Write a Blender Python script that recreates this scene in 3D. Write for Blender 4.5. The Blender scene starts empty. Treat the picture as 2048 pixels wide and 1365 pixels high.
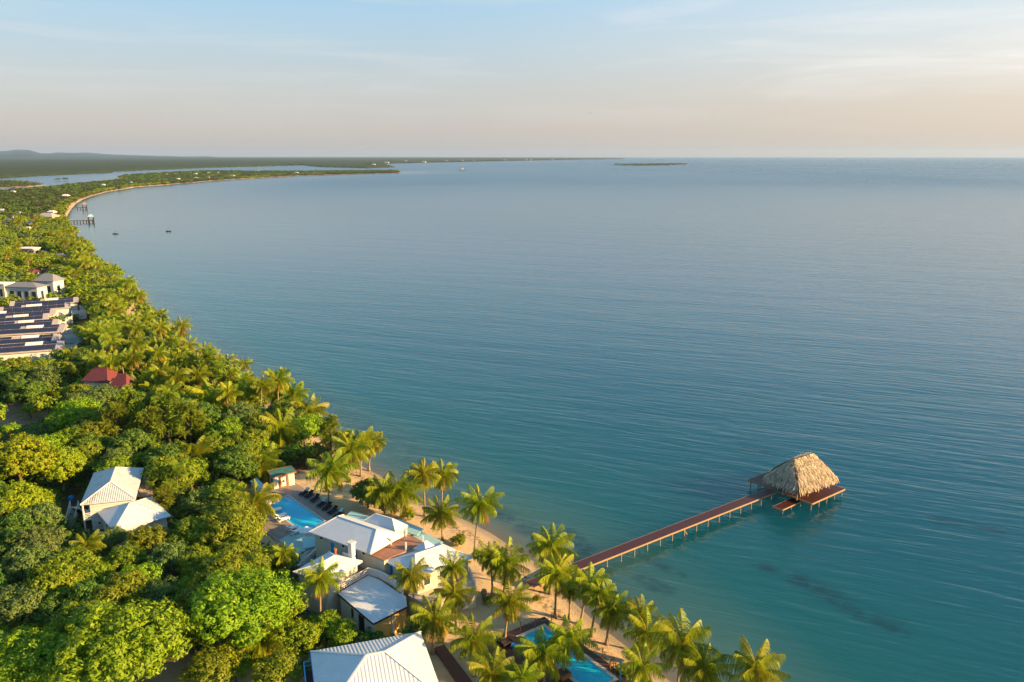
import bpy, math, random
import numpy as np
from mathutils import Vector, Matrix

S = bpy.context.scene
COL = S.collection
random.seed(7)
RNG = np.random.default_rng(11)

# ------------------------------------------------------------------ camera
CAM_H, FPX, HZ = 55.0, 1593.0, 311.5          # metres up; focal length and horizon row in 2048 px units
PITCH = math.atan((682.5 - HZ) / FPX)
CP, SP = math.cos(PITCH), math.sin(PITCH)
cd = bpy.data.cameras.new("camera")
cam = bpy.data.objects.new("camera", cd)
COL.objects.link(cam)
cam.location = (0, 0, CAM_H)
cam.rotation_euler = (math.pi / 2 - PITCH, 0, 0)
cd.sensor_width = 36.0
cd.lens = 36.0 * FPX / 2048
cd.clip_start = 1.0
cd.clip_end = 120000.0
S.camera = cam

# ------------------------------------------------------------------ sky, sun, exposure
SUN_EL, SUN_AZ = math.radians(17.5), math.radians(-15.0)   # azimuth measured from +X towards +Y
sun_dir = Vector((math.cos(SUN_EL) * math.cos(SUN_AZ), math.cos(SUN_EL) * math.sin(SUN_AZ), math.sin(SUN_EL)))
W = bpy.data.worlds.new("World")
S.world = W
W.use_nodes = True
wn, wl = W.node_tree.nodes, W.node_tree.links
wn.clear()


def N(nodes, t, **kw):
    n = nodes.new(t)
    for k, v in kw.items():
        if k in n.inputs:
            n.inputs[k].default_value = v
        else:
            setattr(n, k, v)
    return n


sky = N(wn, 'ShaderNodeTexSky', sky_type='NISHITA', sun_disc=False, sun_elevation=SUN_EL,
        sun_rotation=math.pi / 2 - SUN_AZ, altitude=50.0, air_density=1.0, dust_density=1.6, ozone_density=2.0)
tc = N(wn, 'ShaderNodeTexCoord')
sep = N(wn, 'ShaderNodeSeparateXYZ')
wl.new(tc.outputs['Generated'], sep.inputs[0])


def wmath(op, a, b=None, clamp=False):
    n = N(wn, 'ShaderNodeMath', operation=op)
    n.use_clamp = clamp
    for i, v in enumerate((a, b)):
        if v is None:
            continue
        if isinstance(v, (int, float)):
            n.inputs[i].default_value = v
        else:
            wl.new(v, n.inputs[i])
    return n.outputs[0]


def wmix(fac, a, b, mode='MIX'):
    n = N(wn, 'ShaderNodeMix', data_type='RGBA', blend_type=mode)
    for s, v in ((n.inputs[0], fac), (n.inputs[6], a), (n.inputs[7], b)):
        if isinstance(v, (int, float)):
            s.default_value = v
        elif isinstance(v, tuple):
            s.default_value = v
        else:
            wl.new(v, s)
    return n.outputs[2]


def wramp(fac, stops):
    n = N(wn, 'ShaderNodeValToRGB')
    e = n.color_ramp.elements
    while len(e) < len(stops):
        e.new(0.5)
    for el, (p, c) in zip(e, stops):
        el.position = p
        el.color = (*c, 1)
    wl.new(fac, n.inputs[0])
    return n.outputs[0]


up = wmath('MAXIMUM', sep.outputs['Z'], 0.0)
upn = wmath('MULTIPLY', up, 2.2, True)            # 0 at the horizon, 1 above about 27 degrees
# thin evening haze tones over the clear sky: rose-grey low, pale blue above, warmer towards the sun (+X)
base = wramp(upn, [(0.0, (2.45, 2.16, 2.02)), (0.08, (2.55, 2.28, 2.12)), (0.17, (2.45, 2.46, 2.42)), (0.28, (2.10, 2.65, 3.0)), (0.42, (1.55, 2.65, 3.6)), (0.60, (0.80, 2.05, 3.2)), (1.0, (0.60, 1.75, 3.0))])
sunward = wmath('MULTIPLY', wmath('ADD', sep.outputs['X'], 0.12), 1.35, True)
sunward = wmath('POWER', sunward, 1.3)
glow = wramp(upn, [(0.0, (3.2, 2.5, 2.05)), (0.12, (3.55, 2.9, 2.35)), (0.26, (3.75, 3.6, 3.35)), (0.42, (3.2, 3.7, 4.0)), (0.54, (1.55, 2.75, 3.7)), (0.75, (0.70, 1.9, 3.1))])
tone = wmix(sunward, base, glow)
clear = wmix(0.86, sky.outputs[0], tone)
# stretched cirrus veils
mp = N(wn, 'ShaderNodeMapping')
wl.new(tc.outputs['Generated'], mp.inputs[0])
mp.inputs['Rotation'].default_value = (0, math.radians(-4), 0)
mp.inputs['Scale'].default_value = (1.3, 1.3, 15.0)
nz = N(wn, 'ShaderNodeTexNoise', Scale=2.1, Detail=6.0, Roughness=0.58, Distortion=0.5)
wl.new(mp.outputs[0], nz.inputs['Vector'])
c1 = wramp(nz.outputs[0], [(0.44, (0, 0, 0)), (0.74, (1, 1, 1))])
band = wramp(upn, [(0.05, (0, 0, 0)), (0.22, (1, 1, 1)), (0.55, (0.75, 0.75, 0.75)), (1.0, (0.3, 0.3, 0.3))])
cm = wmath('MULTIPLY', wmath('MULTIPLY', c1, band), 0.6)
ccol = wmix(sunward, (3.3, 3.3, 3.3, 1), (5.0, 4.75, 4.4, 1))
col = wmix(cm, clear, ccol)
mp2 = N(wn, 'ShaderNodeMapping')
wl.new(tc.outputs['Generated'], mp2.inputs[0])
mp2.inputs['Scale'].default_value = (2.2, 2.2, 26.0)
mp2.inputs['Location'].default_value = (3.1, 0.4, 0.7)
nz2 = N(wn, 'ShaderNodeTexNoise', Scale=1.7, Detail=5.0, Roughness=0.55, Distortion=0.3)
wl.new(mp2.outputs[0], nz2.inputs['Vector'])
c2 = wramp(nz2.outputs[0], [(0.56, (0, 0, 0)), (0.76, (1, 1, 1))])
high = wramp(upn, [(0.5, (0, 0, 0)), (0.68, (1, 1, 1))])
col = wmix(wmath('MULTIPLY', wmath('MULTIPLY', c2, high), 0.5), col, (2.5, 2.75, 3.3, 1))
bg = N(wn, 'ShaderNodeBackground', Strength=0.078)
wl.new(col, bg.inputs[0])
wo = N(wn, 'ShaderNodeOutputWorld')
wl.new(bg.outputs[0], wo.inputs[0])

sd = bpy.data.lights.new("sun", 'SUN')
sd.energy = 5.0
sd.angle = math.radians(0.6)
sd.color = (1.0, 0.64, 0.27)
sun = bpy.data.objects.new("sun", sd)
COL.objects.link(sun)
sun.rotation_euler = sun_dir.to_track_quat('Z', 'Y').to_euler()
sun.location = (300, -80, 200)

S.view_settings.view_transform = 'Standard'
S.view_settings.look = 'None'
S.view_settings.exposure = 1.62
S.view_settings.gamma = 1.0
S.view_settings.use_curve_mapping = False
S.render.engine = 'CYCLES'
S.cycles.use_denoising = True
S.cycles.max_bounces = 6
S.cycles.diffuse_bounces = 3
S.cycles.transmission_bounces = 4
S.cycles.volume_bounces = 0
S.cycles.transparent_max_bounces = 6
S.cycles.caustics_reflective = False
S.cycles.caustics_refractive = False


# ------------------------------------------------------------------ pixel (2048 wide) <-> place helpers
def at(px, py, z=0.0):
    u, v = (px - 1024) / FPX, (682.5 - py) / FPX
    t = (z - CAM_H) / (-SP + v * CP)
    return Vector((u * t, (CP + v * SP) * t, z))


def zat(y, py):
    v = (682.5 - py) / FPX
    return CAM_H + y * (v * CP - SP) / (CP + v * SP)


def proj(p):
    z = p[2] - CAM_H
    w = p[1] * CP - z * SP
    return 1024 + FPX * p[0] / w, 682.5 - FPX * (p[1] * SP + z * CP) / w


def ppm(p):
    """pixels per metre at a place"""
    return FPX / (p[1] * CP - (p[2] - CAM_H) * SP)


# ------------------------------------------------------------------ naming
def tag(o, label=None, cat=None, group=None, kind=None):
    if label:
        o['label'] = label
    if cat:
        o['category'] = cat
    if group:
        o['group'] = group
    if kind:
        o['kind'] = kind
    return o


def thing(name, loc, label, cat, group=None):
    o = bpy.data.objects.new(name, None)
    COL.objects.link(o)
    o.location = loc
    o.empty_display_size = 0.5
    return tag(o, label, cat, group)


# ------------------------------------------------------------------ mesh builder (world coordinates)
class MB:
    def __init__(s):
        s.v, s.f, s.uv = [], [], []

    def poly(s, pts, uv=None):
        i = len(s.v)
        s.v += [tuple(p) for p in pts]
        s.f.append(tuple(range(i, i + len(pts))))
        s.uv.append(uv)

    def hexa(s, b, t):
        """solid between bottom quad b and top quad t, both ordered the same way"""
        i = len(s.v)
        n = len(b)
        s.v += [tuple(p) for p in b] + [tuple(p) for p in t]
        s.f.append(tuple(i + k for k in reversed(range(n))))
        s.f.append(tuple(i + n + k for k in range(n)))
        for k in range(n):
            j = (k + 1) % n
            s.f.append((i + k, i + j, i + n + j, i + n + k))
        s.uv += [None] * (n + 2)

    def prism(s, poly, z0, z1):
        s.hexa([(p[0], p[1], z0) for p in poly], [(p[0], p[1], z1) for p in poly])

    def box(s, c, size, ang=0.0):
        ca, sa = math.cos(ang), math.sin(ang)
        hx, hy = size[0] / 2, size[1] / 2
        q = [(c[0] + x * ca - y * sa, c[1] + x * sa + y * ca) for x, y in ((-hx, -hy), (hx, -hy), (hx, hy), (-hx, hy))]
        s.prism(q, c[2], c[2] + size[2])

    def bar(s, a, b, w, h=None):
        """square bar from a to b"""
        a, b = Vector(a), Vector(b)
        h = h or w
        d = (b - a).normalized()
        side = d.cross(Vector((0, 0, 1)))
        if side.length < 1e-3:
            side = Vector((1, 0, 0))
        side.normalize()
        upv = side.cross(d).normalized()
        q = [side * (w / 2 * x) + upv * (h / 2 * y) for x, y in ((-1, -1), (1, -1), (1, 1), (-1, 1))]
        s.hexa([a + o for o in q], [b + o for o in q])

    def tube(s, path, radii, n=8, cap=True):
        path = [Vector(p) for p in path]
        i0 = len(s.v)
        for k, p in enumerate(path):
            d = (path[min(k + 1, len(path) - 1)] - path[max(k - 1, 0)]).normalized()
            a = d.cross(Vector((0.3, 1, 0.1))).normalized()
            b = d.cross(a)
            for m in range(n):
                t = 2 * math.pi * m / n
                s.v.append(tuple(p + (a * math.cos(t) + b * math.sin(t)) * radii[k]))
        for k in range(len(path) - 1):
            for m in range(n):
                m2 = (m + 1) % n
                s.f.append((i0 + k * n + m, i0 + k * n + m2, i0 + (k + 1) * n + m2, i0 + (k + 1) * n + m))
                s.uv.append(None)
        if cap:
            s.f.append(tuple(i0 + m for m in reversed(range(n))))
            s.f.append(tuple(i0 + (len(path) - 1) * n + m for m in range(n)))
            s.uv += [None, None]

    def build(s, name, mat, parent=None, smooth=False, fix=True):
        me = bpy.data.meshes.new(name)
        me.from_pydata(s.v, [], s.f)
        if any(u is not None for u in s.uv):
            l = me.uv_layers.new(name="UVMap")
            for p in me.polygons:
                u = s.uv[p.index]
                for k, li in enumerate(p.loop_indices):
                    l.data[li].uv = u[k] if u else (0, 0)
        if fix:
            import bmesh
            bm = bmesh.new()
            bm.from_mesh(me)
            bmesh.ops.recalc_face_normals(bm, faces=bm.faces)
            bm.to_mesh(me)
            bm.free()
        if smooth:
            me.polygons.foreach_set('use_smooth', [True] * len(me.polygons))
        me.materials.append(mat)
        o = bpy.data.objects.new(name, me)
        COL.objects.link(o)
        if parent is not None:
            o.parent = parent
            o.matrix_parent_inverse = Matrix.Translation(-parent.location)
        return o


def fast_mesh(name, verts, quads, mat, var=None, smooth=False, nside=4):
    """numpy mesh of quads (or triangles), optional per-face float attribute 'var'"""
    me = bpy.data.meshes.new(name)
    nv, nf = len(verts), len(quads)
    me.vertices.add(nv)
    me.vertices.foreach_set('co', np.ascontiguousarray(verts, dtype=np.float32).ravel())
    me.loops.add(nf * nside)
    me.loops.foreach_set('vertex_index', np.ascontiguousarray(quads, dtype=np.int32).ravel())
    me.polygons.add(nf)
    me.polygons.foreach_set('loop_start', np.arange(nf, dtype=np.int32) * nside)
    if var is not None:
        a = me.attributes.new('var', 'FLOAT', 'FACE')
        a.data.foreach_set('value', np.ascontiguousarray(var, dtype=np.float32))
    me.update(calc_edges=True)
    if smooth:
        me.polygons.foreach_set('use_smooth', [True] * nf)
    if mat:
        me.materials.append(mat)
    return me


# ------------------------------------------------------------------ materials
def new_mat(name):
    m = bpy.data.materials.new(name)
    m.use_nodes = True
    nt = m.node_tree
    nt.nodes.clear()
    out = nt.nodes.new('ShaderNodeOutputMaterial')
    return m, nt.nodes, nt.links, out


def ramp(nodes, links, fac, stops):
    n = nodes.new('ShaderNodeValToRGB')
    e = n.color_ramp.elements
    while len(e) < len(stops):
        e.new(0.5)
    for el, (p, c) in zip(e, stops):
        el.position = p
        el.color = (*c, 1) if len(c) == 3 else c
    links.new(fac, n.inputs[0])
    return n.outputs[0]


def mixc(nodes, links, fac, a, b, mode='MIX'):
    n = nodes.new('ShaderNodeMix')
    n.data_type = 'RGBA'
    n.blend_type = mode
    for s_, v in ((n.inputs[0], fac), (n.inputs[6], a), (n.inputs[7], b)):
        if isinstance(v, (int, float)):
            s_.default_value = v
        elif isinstance(v, tuple):
            s_.default_value = (*v, 1) if len(v) == 3 else v
        else:
            links.new(v, s_)
    return n.outputs[2]


def mathn(nodes, links, op, a, b=None, clamp=False):
    n = nodes.new('ShaderNodeMath')
    n.operation = op
    n.use_clamp = clamp
    for i, v in enumerate((a, b)):
        if v is None:
            continue
        if isinstance(v, (int, float)):
            n.inputs[i].default_value = v
        else:
            links.new(v, n.inputs[i])
    return n.outputs[0]


def surf(name, c1, c2=None, scale=3.0, rough=0.6, spec=0.3, bump=0.0, stretch=None, planks=None, lines=None, stain=None, metal=0.0):
    """general surface: two noise-mixed colours; planks=(width, angle) board joints; lines=pitch of corrugation along UV u"""
    m, nd, lk, out = new_mat(name)
    p = nd.new('ShaderNodeBsdfPrincipled')
    lk.new(p.outputs[0], out.inputs[0])
    p.inputs['Roughness'].default_value = rough
    p.inputs['Metallic'].default_value = metal
    p.inputs['Specular IOR Level'].default_value = spec
    g = nd.new('ShaderNodeNewGeometry')
    mp = nd.new('ShaderNodeMapping')
    lk.new(g.outputs['Position'], mp.inputs[0])
    if stretch:
        mp.inputs['Rotation'].default_value = (0, 0, stretch[2])
        mp.inputs['Scale'].default_value = (stretch[0], stretch[1], 1)
    nz = nd.new('ShaderNodeTexNoise')
    nz.inputs['Scale'].default_value = scale
    nz.inputs['Detail'].default_value = 5
    nz.inputs['Roughness'].default_value = 0.62
    lk.new(mp.outputs[0], nz.inputs['Vector'])
    f = ramp(nd, lk, nz.outputs[0], [(0.32, (0, 0, 0)), (0.68, (1, 1, 1))])
    col = mixc(nd, lk, f, c1, c2 or tuple(x * 0.8 for x in c1))
    hgt = nz.outputs[0]
    if planks:
        mp2 = nd.new('ShaderNodeMapping')
        lk.new(g.outputs['Position'], mp2.inputs[0])
        mp2.inputs['Rotation'].default_value = (0, 0, -planks[1])
        sx = nd.new('ShaderNodeSeparateXYZ')
        lk.new(mp2.outputs[0], sx.inputs[0])
        q = mathn(nd, lk, 'DIVIDE', sx.outputs[1], planks[0])
        fr = mathn(nd, lk, 'FRACT', q)
        fl = mathn(nd, lk, 'FLOOR', q)
        wn_ = nd.new('ShaderNodeTexWhiteNoise')
        wn_.noise_dimensions = '1D'
        lk.new(fl, wn_.inputs['W'])
        col = mixc(nd, lk, mathn(nd, lk, 'MULTIPLY', wn_.outputs[0], 0.45), col, tuple(x * 0.55 for x in c1))
        gap = ramp(nd, lk, fr, [(0.04, (1, 1, 1)), (0.10, (0, 0, 0)), (0.93, (0, 0, 0)), (0.98, (1, 1, 1))])
        col = mixc(nd, lk, mathn(nd, lk, 'MULTIPLY', gap, 0.75), col, tuple(x * 0.22 for x in c1))
    if stain:
        n2 = nd.new('ShaderNodeTexNoise')
        n2.inputs['Scale'].default_value = stain[1]
        n2.inputs['Detail'].default_value = 8
        n2.inputs['Roughness'].default_value = 0.7
        lk.new(g.outputs['Position'], n2.inputs['Vector'])
        sf = ramp(nd, lk, n2.outputs[0], [(stain[2], (0, 0, 0)), (stain[2] + 0.14, (1, 1, 1))])
        col = mixc(nd, lk, mathn(nd, lk, 'MULTIPLY', sf, stain[3]), col, stain[0])
    lk.new(col, p.inputs['Base Color'])
    nrm = None
    if bump:
        b = nd.new('ShaderNodeBump')
        b.inputs['Strength'].default_value = bump
        b.inputs['Distance'].default_value = 0.05
        lk.new(hgt, b.inputs['Height'])
        nrm = b.outputs[0]
    if lines:
        uv = nd.new('ShaderNodeUVMap')
        sx = nd.new('ShaderNodeSeparateXYZ')
        lk.new(uv.outputs[0], sx.inputs[0])
        s1 = mathn(nd, lk, 'SINE', mathn(nd, lk, 'MULTIPLY', sx.outputs[0], 2 * math.pi / lines[0]))
        b = nd.new('ShaderNodeBump')
        b.inputs['Strength'].default_value = 1.0
        b.inputs['Distance'].default_value = lines[1]
        lk.new(s1, b.inputs['Height'])
        if nrm:
            lk.new(nrm, b.inputs['Normal'])
        nrm = b.outputs[0]
    if nrm:
        lk.new(nrm, p.inputs['Normal'])
    return m


def leaf_mat(name, dark, light, tint=None, trans=0.35, rough=0.55, hue=0.02, dead=None):
    m, nd, lk, out = new_mat(name)
    at_ = nd.new('ShaderNodeAttribute')
    at_.attribute_name = 'var'
    oi = nd.new('ShaderNodeObjectInfo')
    col = ramp(nd, lk, at_.outputs['Fac'], [(0.0, dark), (0.6, light), (0.84, tint), (1.0, dead)] if dead else [(0.0, dark), (0.75, light), (1.0, tint or light)])
    hs = nd.new('ShaderNodeHueSaturation')
    lk.new(col, hs.inputs['Color'])
    lk.new(mathn(nd, lk, 'ADD', mathn(nd, lk, 'MULTIPLY', oi.outputs['Random'], hue * 2), 0.5 - hue), hs.inputs['Hue'])
    lk.new(mathn(nd, lk, 'ADD', mathn(nd, lk, 'MULTIPLY', oi.outputs['Random'], 0.3), 0.85), hs.inputs['Value'])
    p = nd.new('ShaderNodeBsdfPrincipled')
    p.inputs['Roughness'].default_value = rough
    p.inputs['Specular IOR Level'].default_value = 0.25
    lk.new(hs.outputs[0], p.inputs['Base Color'])
    t = nd.new('ShaderNodeBsdfTranslucent')
    lk.new(hs.outputs[0], t.inputs['Color'])
    mx = nd.new('ShaderNodeMixShader')
    mx.inputs[0].default_value = trans
    lk.new(p.outputs[0], mx.inputs[1])
    lk.new(t.outputs[0], mx.inputs[2])
    lk.new(mx.outputs[0], out.inputs[0])
    return m


R_ = math.radians
M = {}
M['roof'] = surf('white_corrugated_metal', (0.57, 0.60, 0.63), (0.51, 0.54, 0.57), 0.7, 0.45, 0.4, 0.05, lines=(0.36, 0.020), stain=((0.42, 0.36, 0.30), 0.55, 0.60, 0.35))
M['roof_fine'] = surf('white_ribbed_metal', (0.53, 0.57, 0.61), (0.47, 0.51, 0.55), 0.8, 0.45, 0.4, 0.05, lines=(0.30, 0.007), stain=((0.45, 0.40, 0.34), 0.6, 0.60, 0.30))
M['roof_rusty'] = surf('stained_metal_roof', (0.50, 0.52, 0.52), (0.44, 0.46, 0.47), 0.6, 0.5, 0.3, 0.05, lines=(0.30, 0.02), stain=((0.22, 0.15, 0.10), 0.35, 0.56, 0.85))
M['teal_roof'] = surf('pale_teal_painted_metal', (0.27, 0.45, 0.46), (0.22, 0.39, 0.41), 0.6, 0.5, 0.3, 0.05, lines=(0.5, 0.01), stain=((0.45, 0.45, 0.38), 0.5, 0.6, 0.3))
M['green_roof'] = surf('dark_green_roof_felt', (0.05, 0.16, 0.14), (0.035, 0.11, 0.10), 1.5, 0.7, 0.2, 0.1)
M['brown_roof'] = surf('weathered_tan_roof', (0.30, 0.22, 0.15), (0.20, 0.15, 0.11), 1.2, 0.8, 0.2, 0.1, stain=((0.42, 0.36, 0.3), 0.8, 0.55, 0.5))
M['grey_roof'] = surf('grey_shingle_roof', (0.20, 0.21, 0.24), (0.15, 0.16, 0.19), 2.0, 0.8, 0.2, 0.1)
M['taupe_roof'] = surf('taupe_tile_roof', (0.38, 0.34, 0.35), (0.30, 0.27, 0.28), 1.0, 0.8, 0.2, 0.1)
M['red_roof'] = surf('red_metal_roof', (0.14, 0.032, 0.036), (0.11, 0.028, 0.032), 1.0, 0.6, 0.3, 0.05, lines=(0.4, 0.02))
M['white_wall'] = surf('white_painted_siding', (0.58, 0.58, 0.56), (0.50, 0.50, 0.48), 0.9, 0.7, 0.2, 0.05, stain=((0.40, 0.38, 0.33), 0.8, 0.62, 0.4))
M['cream_wall'] = surf('cream_board_wall', (0.55, 0.51, 0.40), (0.47, 0.43, 0.34), 1.0, 0.7, 0.2, 0.05, stain=((0.40, 0.35, 0.26), 0.8, 0.6, 0.35))
M['yellow_wall'] = surf('yellow_painted_wall', (0.62, 0.42, 0.13), (0.56, 0.37, 0.11), 1.0, 0.7, 0.2, 0.05, stain=((0.5, 0.3, 0.1), 0.8, 0.6, 0.4))
M['trim'] = surf('white_trim', (0.66, 0.66, 0.64), (0.60, 0.60, 0.58), 2.0, 0.6, 0.3)
M['blue_door'] = surf('blue_painted_wood', (0.01, 0.16, 0.42), (0.01, 0.12, 0.34), 2.0, 0.5, 0.3)
M['blue_trim'] = surf('bright_blue_paint', (0.03, 0.30, 0.55), (0.02, 0.24, 0.46), 2.0, 0.5, 0.3)
M['dark_wood'] = surf('dark_stained_timber', (0.055, 0.028, 0.02), (0.035, 0.02, 0.015), 2.5, 0.65, 0.25, 0.1)
M['fascia'] = surf('golden_edge_timber', (0.34, 0.23, 0.115), (0.26, 0.17, 0.09), 2.0, 0.6, 0.25, 0.1)
M['orange_wood'] = surf('oiled_orange_wood', (0.34, 0.13, 0.04), (0.26, 0.10, 0.035), 2.0, 0.55, 0.3, 0.1)
M['pile'] = surf('pale_weathered_pile', (0.34, 0.26, 0.17), (0.22, 0.17, 0.12), 2.5, 0.8, 0.2, 0.1)
M['pier_deck'] = surf('red_brown_pier_boards', (0.075, 0.024, 0.022), (0.055, 0.018, 0.017), 1.5, 0.5, 0.3, 0.05, planks=(0.16, R_(-53)))
M['hut_deck'] = surf('red_brown_platform_boards', (0.080, 0.022, 0.017), (0.055, 0.017, 0.014), 1.2, 0.48, 0.3, 0.05, planks=(0.18, R_(38)))
M['pool_deck'] = surf('grey_pool_boards', (0.30, 0.255, 0.23), (0.24, 0.20, 0.185), 1.0, 0.7, 0.25, 0.05, planks=(0.3, R_(-47)))
M['brown_deck'] = surf('brown_terrace_boards', (0.105, 0.05, 0.038), (0.08, 0.04, 0.03), 1.2, 0.6, 0.3, 0.05, planks=(0.2, R_(-52)))
M['terracotta'] = surf('terracotta_deck_boards', (0.36, 0.175, 0.11), (0.28, 0.135, 0.085), 1.3, 0.65, 0.25, 0.05, planks=(0.22, R_(-35)), stain=((0.42, 0.22, 0.14), 0.9, 0.55, 0.5))
M['coping'] = surf('pale_stone_coping', (0.55, 0.47, 0.38), (0.46, 0.39, 0.32), 2.5, 0.7, 0.25, 0.05)
M['concrete'] = surf('pale_concrete', (0.42, 0.41, 0.40), (0.34, 0.33, 0.32), 1.2, 0.85, 0.2, 0.1)
M['solar'] = surf('solar_cell_glass', (0.022, 0.024, 0.05), (0.016, 0.018, 0.04), 2.0, 0.5, 0.3)
M['skylight'] = surf('pale_skylight_sheet', (0.78, 0.74, 0.70), (0.70, 0.67, 0.64), 1.0, 0.5, 0.3)
M['glass'] = surf('window_glass', (0.03, 0.045, 0.06), (0.02, 0.03, 0.04), 1.5, 0.12, 0.6)
M['thatch'] = None
M['mat'] = surf('navy_cushion', (0.02, 0.025, 0.045), (0.015, 0.02, 0.035), 3.0, 0.9, 0.1)
M['towel'] = surf('turquoise_towel', (0.12, 0.42, 0.52), (0.55, 0.66, 0.68), 3.0, 0.95, 0.1)
M['white_cloth'] = surf('white_canvas', (0.78, 0.80, 0.82), (0.70, 0.72, 0.75), 2.0, 0.9, 0.1)
M['blue_plastic'] = surf('blue_plastic', (0.01, 0.19, 0.50), (0.01, 0.15, 0.42), 2.0, 0.45, 0.4)
M['rock'] = surf('beach_rock', (0.28, 0.22, 0.16), (0.18, 0.14, 0.11), 2.0, 0.9, 0.2, 0.4)
M['bark'] = surf('grey_brown_bark', (0.16, 0.12, 0.085), (0.09, 0.07, 0.05), 3.0, 0.9, 0.1, 0.5)
M['palm_bark'] = surf('pale_palm_bark', (0.32, 0.25, 0.17), (0.18, 0.14, 0.10), 4.0, 0.9, 0.1, 0.5)
M['hull'] = surf('dark_boat_hull', (0.03, 0.035, 0.045), (0.02, 0.025, 0.03), 2.0, 0.5, 0.3)
M['cloth_dark'] = surf('dark_shirt', (0.04, 0.04, 0.06), (0.03, 0.03, 0.045), 3.0, 0.9, 0.1)

# ================================================================== terrain and water
def P2(pts, z=0.0):
    return np.array([at(x, y, z)[:2] for x, y in pts])


SHORE_PX = [(1640, 1640), (1440, 1450), (1345, 1368), (1269, 1307), (1235, 1280), (1190, 1245), (1150, 1207), (1110, 1160),
            (1064, 1121), (1037, 1104), (982, 1067), (934, 1043), (900, 1029), (836, 1005), (795, 978), (758, 951), (729, 936), (700, 914),
            (660, 884), (610, 852), (560, 814), (500, 774), (440, 737), (395, 707), (345, 670), (305, 632), (275, 600),
            (245, 570), (212, 547), (195, 530), (178, 507), (163, 490), (150, 474), (137, 460), (131, 446), (135, 431),
            (143, 418), (152, 408), (165, 400), (183, 393), (215, 384), (248, 379), (270, 375), (330, 370.5), (345, 369),
            (385, 366), (420, 362.5), (470, 359), (520, 356.3), (600, 351.8), (700, 349), (802, 346.6)]
BACK_PX = [(795, 344), (735, 343.5), (600, 345), (500, 345), (420, 344), (330, 347.5), (250, 353), (238, 357), (242, 362),
           (185, 368), (130, 373), (95, 378), (40, 383), (-60, 388), (-700, 400), (-2600, 430), (-2600, 1640)]
LANDS = [P2(SHORE_PX + BACK_PX),
         P2([(-80, 364), (30, 362.5), (70, 366), (92, 371), (60, 374), (0, 377), (-80, 380)]),
         P2([(-900, 364), (0, 358), (80, 353), (150, 349.5), (222, 347), (228, 344.5), (280, 342), (330, 340), (420, 336.3),
             (520, 333.8), (600, 331.8), (700, 329.8), (760, 329), (800, 327.5), (840, 326.5), (950, 324), (1030, 322.5),
             (1100, 321), (1180, 319.5), (1256, 318.6), (1240, 317.4), (1100, 316.4), (900, 315.4), (700, 315), (-900, 315)]),
         P2([(608, 332), (640, 335), (735, 337.5), (792, 335.3), (780, 331), (700, 329), (640, 330.5)]),
         P2([(1213, 331.4), (1290, 332.1), (1372, 330.6), (1377, 329.8), (1300, 330.2)]),
         np.array([tuple(at(122, 361.5).xy + Vector((14 * math.cos(t), 22 * math.sin(t)))) for t in np.linspace(0, 6.28, 14)[:-1]])]


def sdist(pts, poly):
    """signed distance to a polygon, positive inside"""
    a = poly
    b = np.roll(poly, -1, axis=0)
    out = np.empty(len(pts))
    for s in range(0, len(pts), 20000):
        p = pts[s:s + 20000]
        d2 = np.full(len(p), 1e30)
        ins = np.zeros(len(p), bool)
        for (ax, ay), (bx, by) in zip(a, b):
            ex, ey = bx - ax, by - ay
            wx, wy = p[:, 0] - ax, p[:, 1] - ay
            t = np.clip((wx * ex + wy * ey) / (ex * ex + ey * ey + 1e-9), 0, 1)
            d2 = np.minimum(d2, (wx - t * ex) ** 2 + (wy - t * ey) ** 2)
            c = (ay > p[:, 1]) != (by > p[:, 1])
            if ey != 0:
                ins ^= c & (p[:, 0] < ex * (p[:, 1] - ay) / ey + ax)
        out[s:s + 20000] = np.where(ins, np.sqrt(d2), -np.sqrt(d2))
    return out


def landdist(pts):
    d = np.full(len(pts), -1e9)
    for L in LANDS:
        d = np.maximum(d, sdist(pts, L))
    return d


def vnoise(x, y, seed=0):
    """cheap smooth value noise, 0..1"""
    r = np.random.default_rng(seed)
    tab = r.random((64, 64))
    xi, yi = np.floor(x).astype(int), np.floor(y).astype(int)
    fx, fy = x - xi, y - yi
    fx, fy = fx * fx * (3 - 2 * fx), fy * fy * (3 - 2 * fy)
    g = lambda i, j: tab[i % 64, j % 64]
    return (g(xi, yi) * (1 - fx) + g(xi + 1, yi) * fx) * (1 - fy) + (g(xi, yi + 1) * (1 - fx) + g(xi + 1, yi + 1) * fx) * fy


def fbm(x, y, seed=0, o=4):
    s, a, t = 0, 1.0, 0
    for k in range(o):
        s = s + a * vnoise(x * 2 ** k, y * 2 ** k, seed + k)
        t += a
        a *= 0.5
    return s / t


def polar(a0, a1, na, rs):
    ang = np.linspace(a0, a1, na)
    A, Rr = np.meshgrid(ang, rs)
    pts = np.stack([np.sin(A) * Rr, np.cos(A) * Rr], -1).reshape(-1, 2)
    i = np.arange(len(rs) - 1)[:, None] * na + np.arange(na - 1)[None, :]
    q = np.stack([i, i + 1, i + na + 1, i + na], -1).reshape(-1, 4)
    return pts, q


def gheight(pts, d):
    h = np.clip(d * 0.13, -1.6, 1.15) + np.clip((d - 9) * 0.01, 0, 0.35)
    near = np.clip((d - 3) / 6, 0, 1)
    return h + near * (fbm(pts[:, 0] * 0.25, pts[:, 1] * 0.25, 5) - 0.5) * 0.35


def set_attr(me, name, val):
    a = me.attributes.new(name, 'FLOAT', 'POINT')
    a.data.foreach_set('value', np.ascontiguousarray(val, dtype=np.float32))


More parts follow.
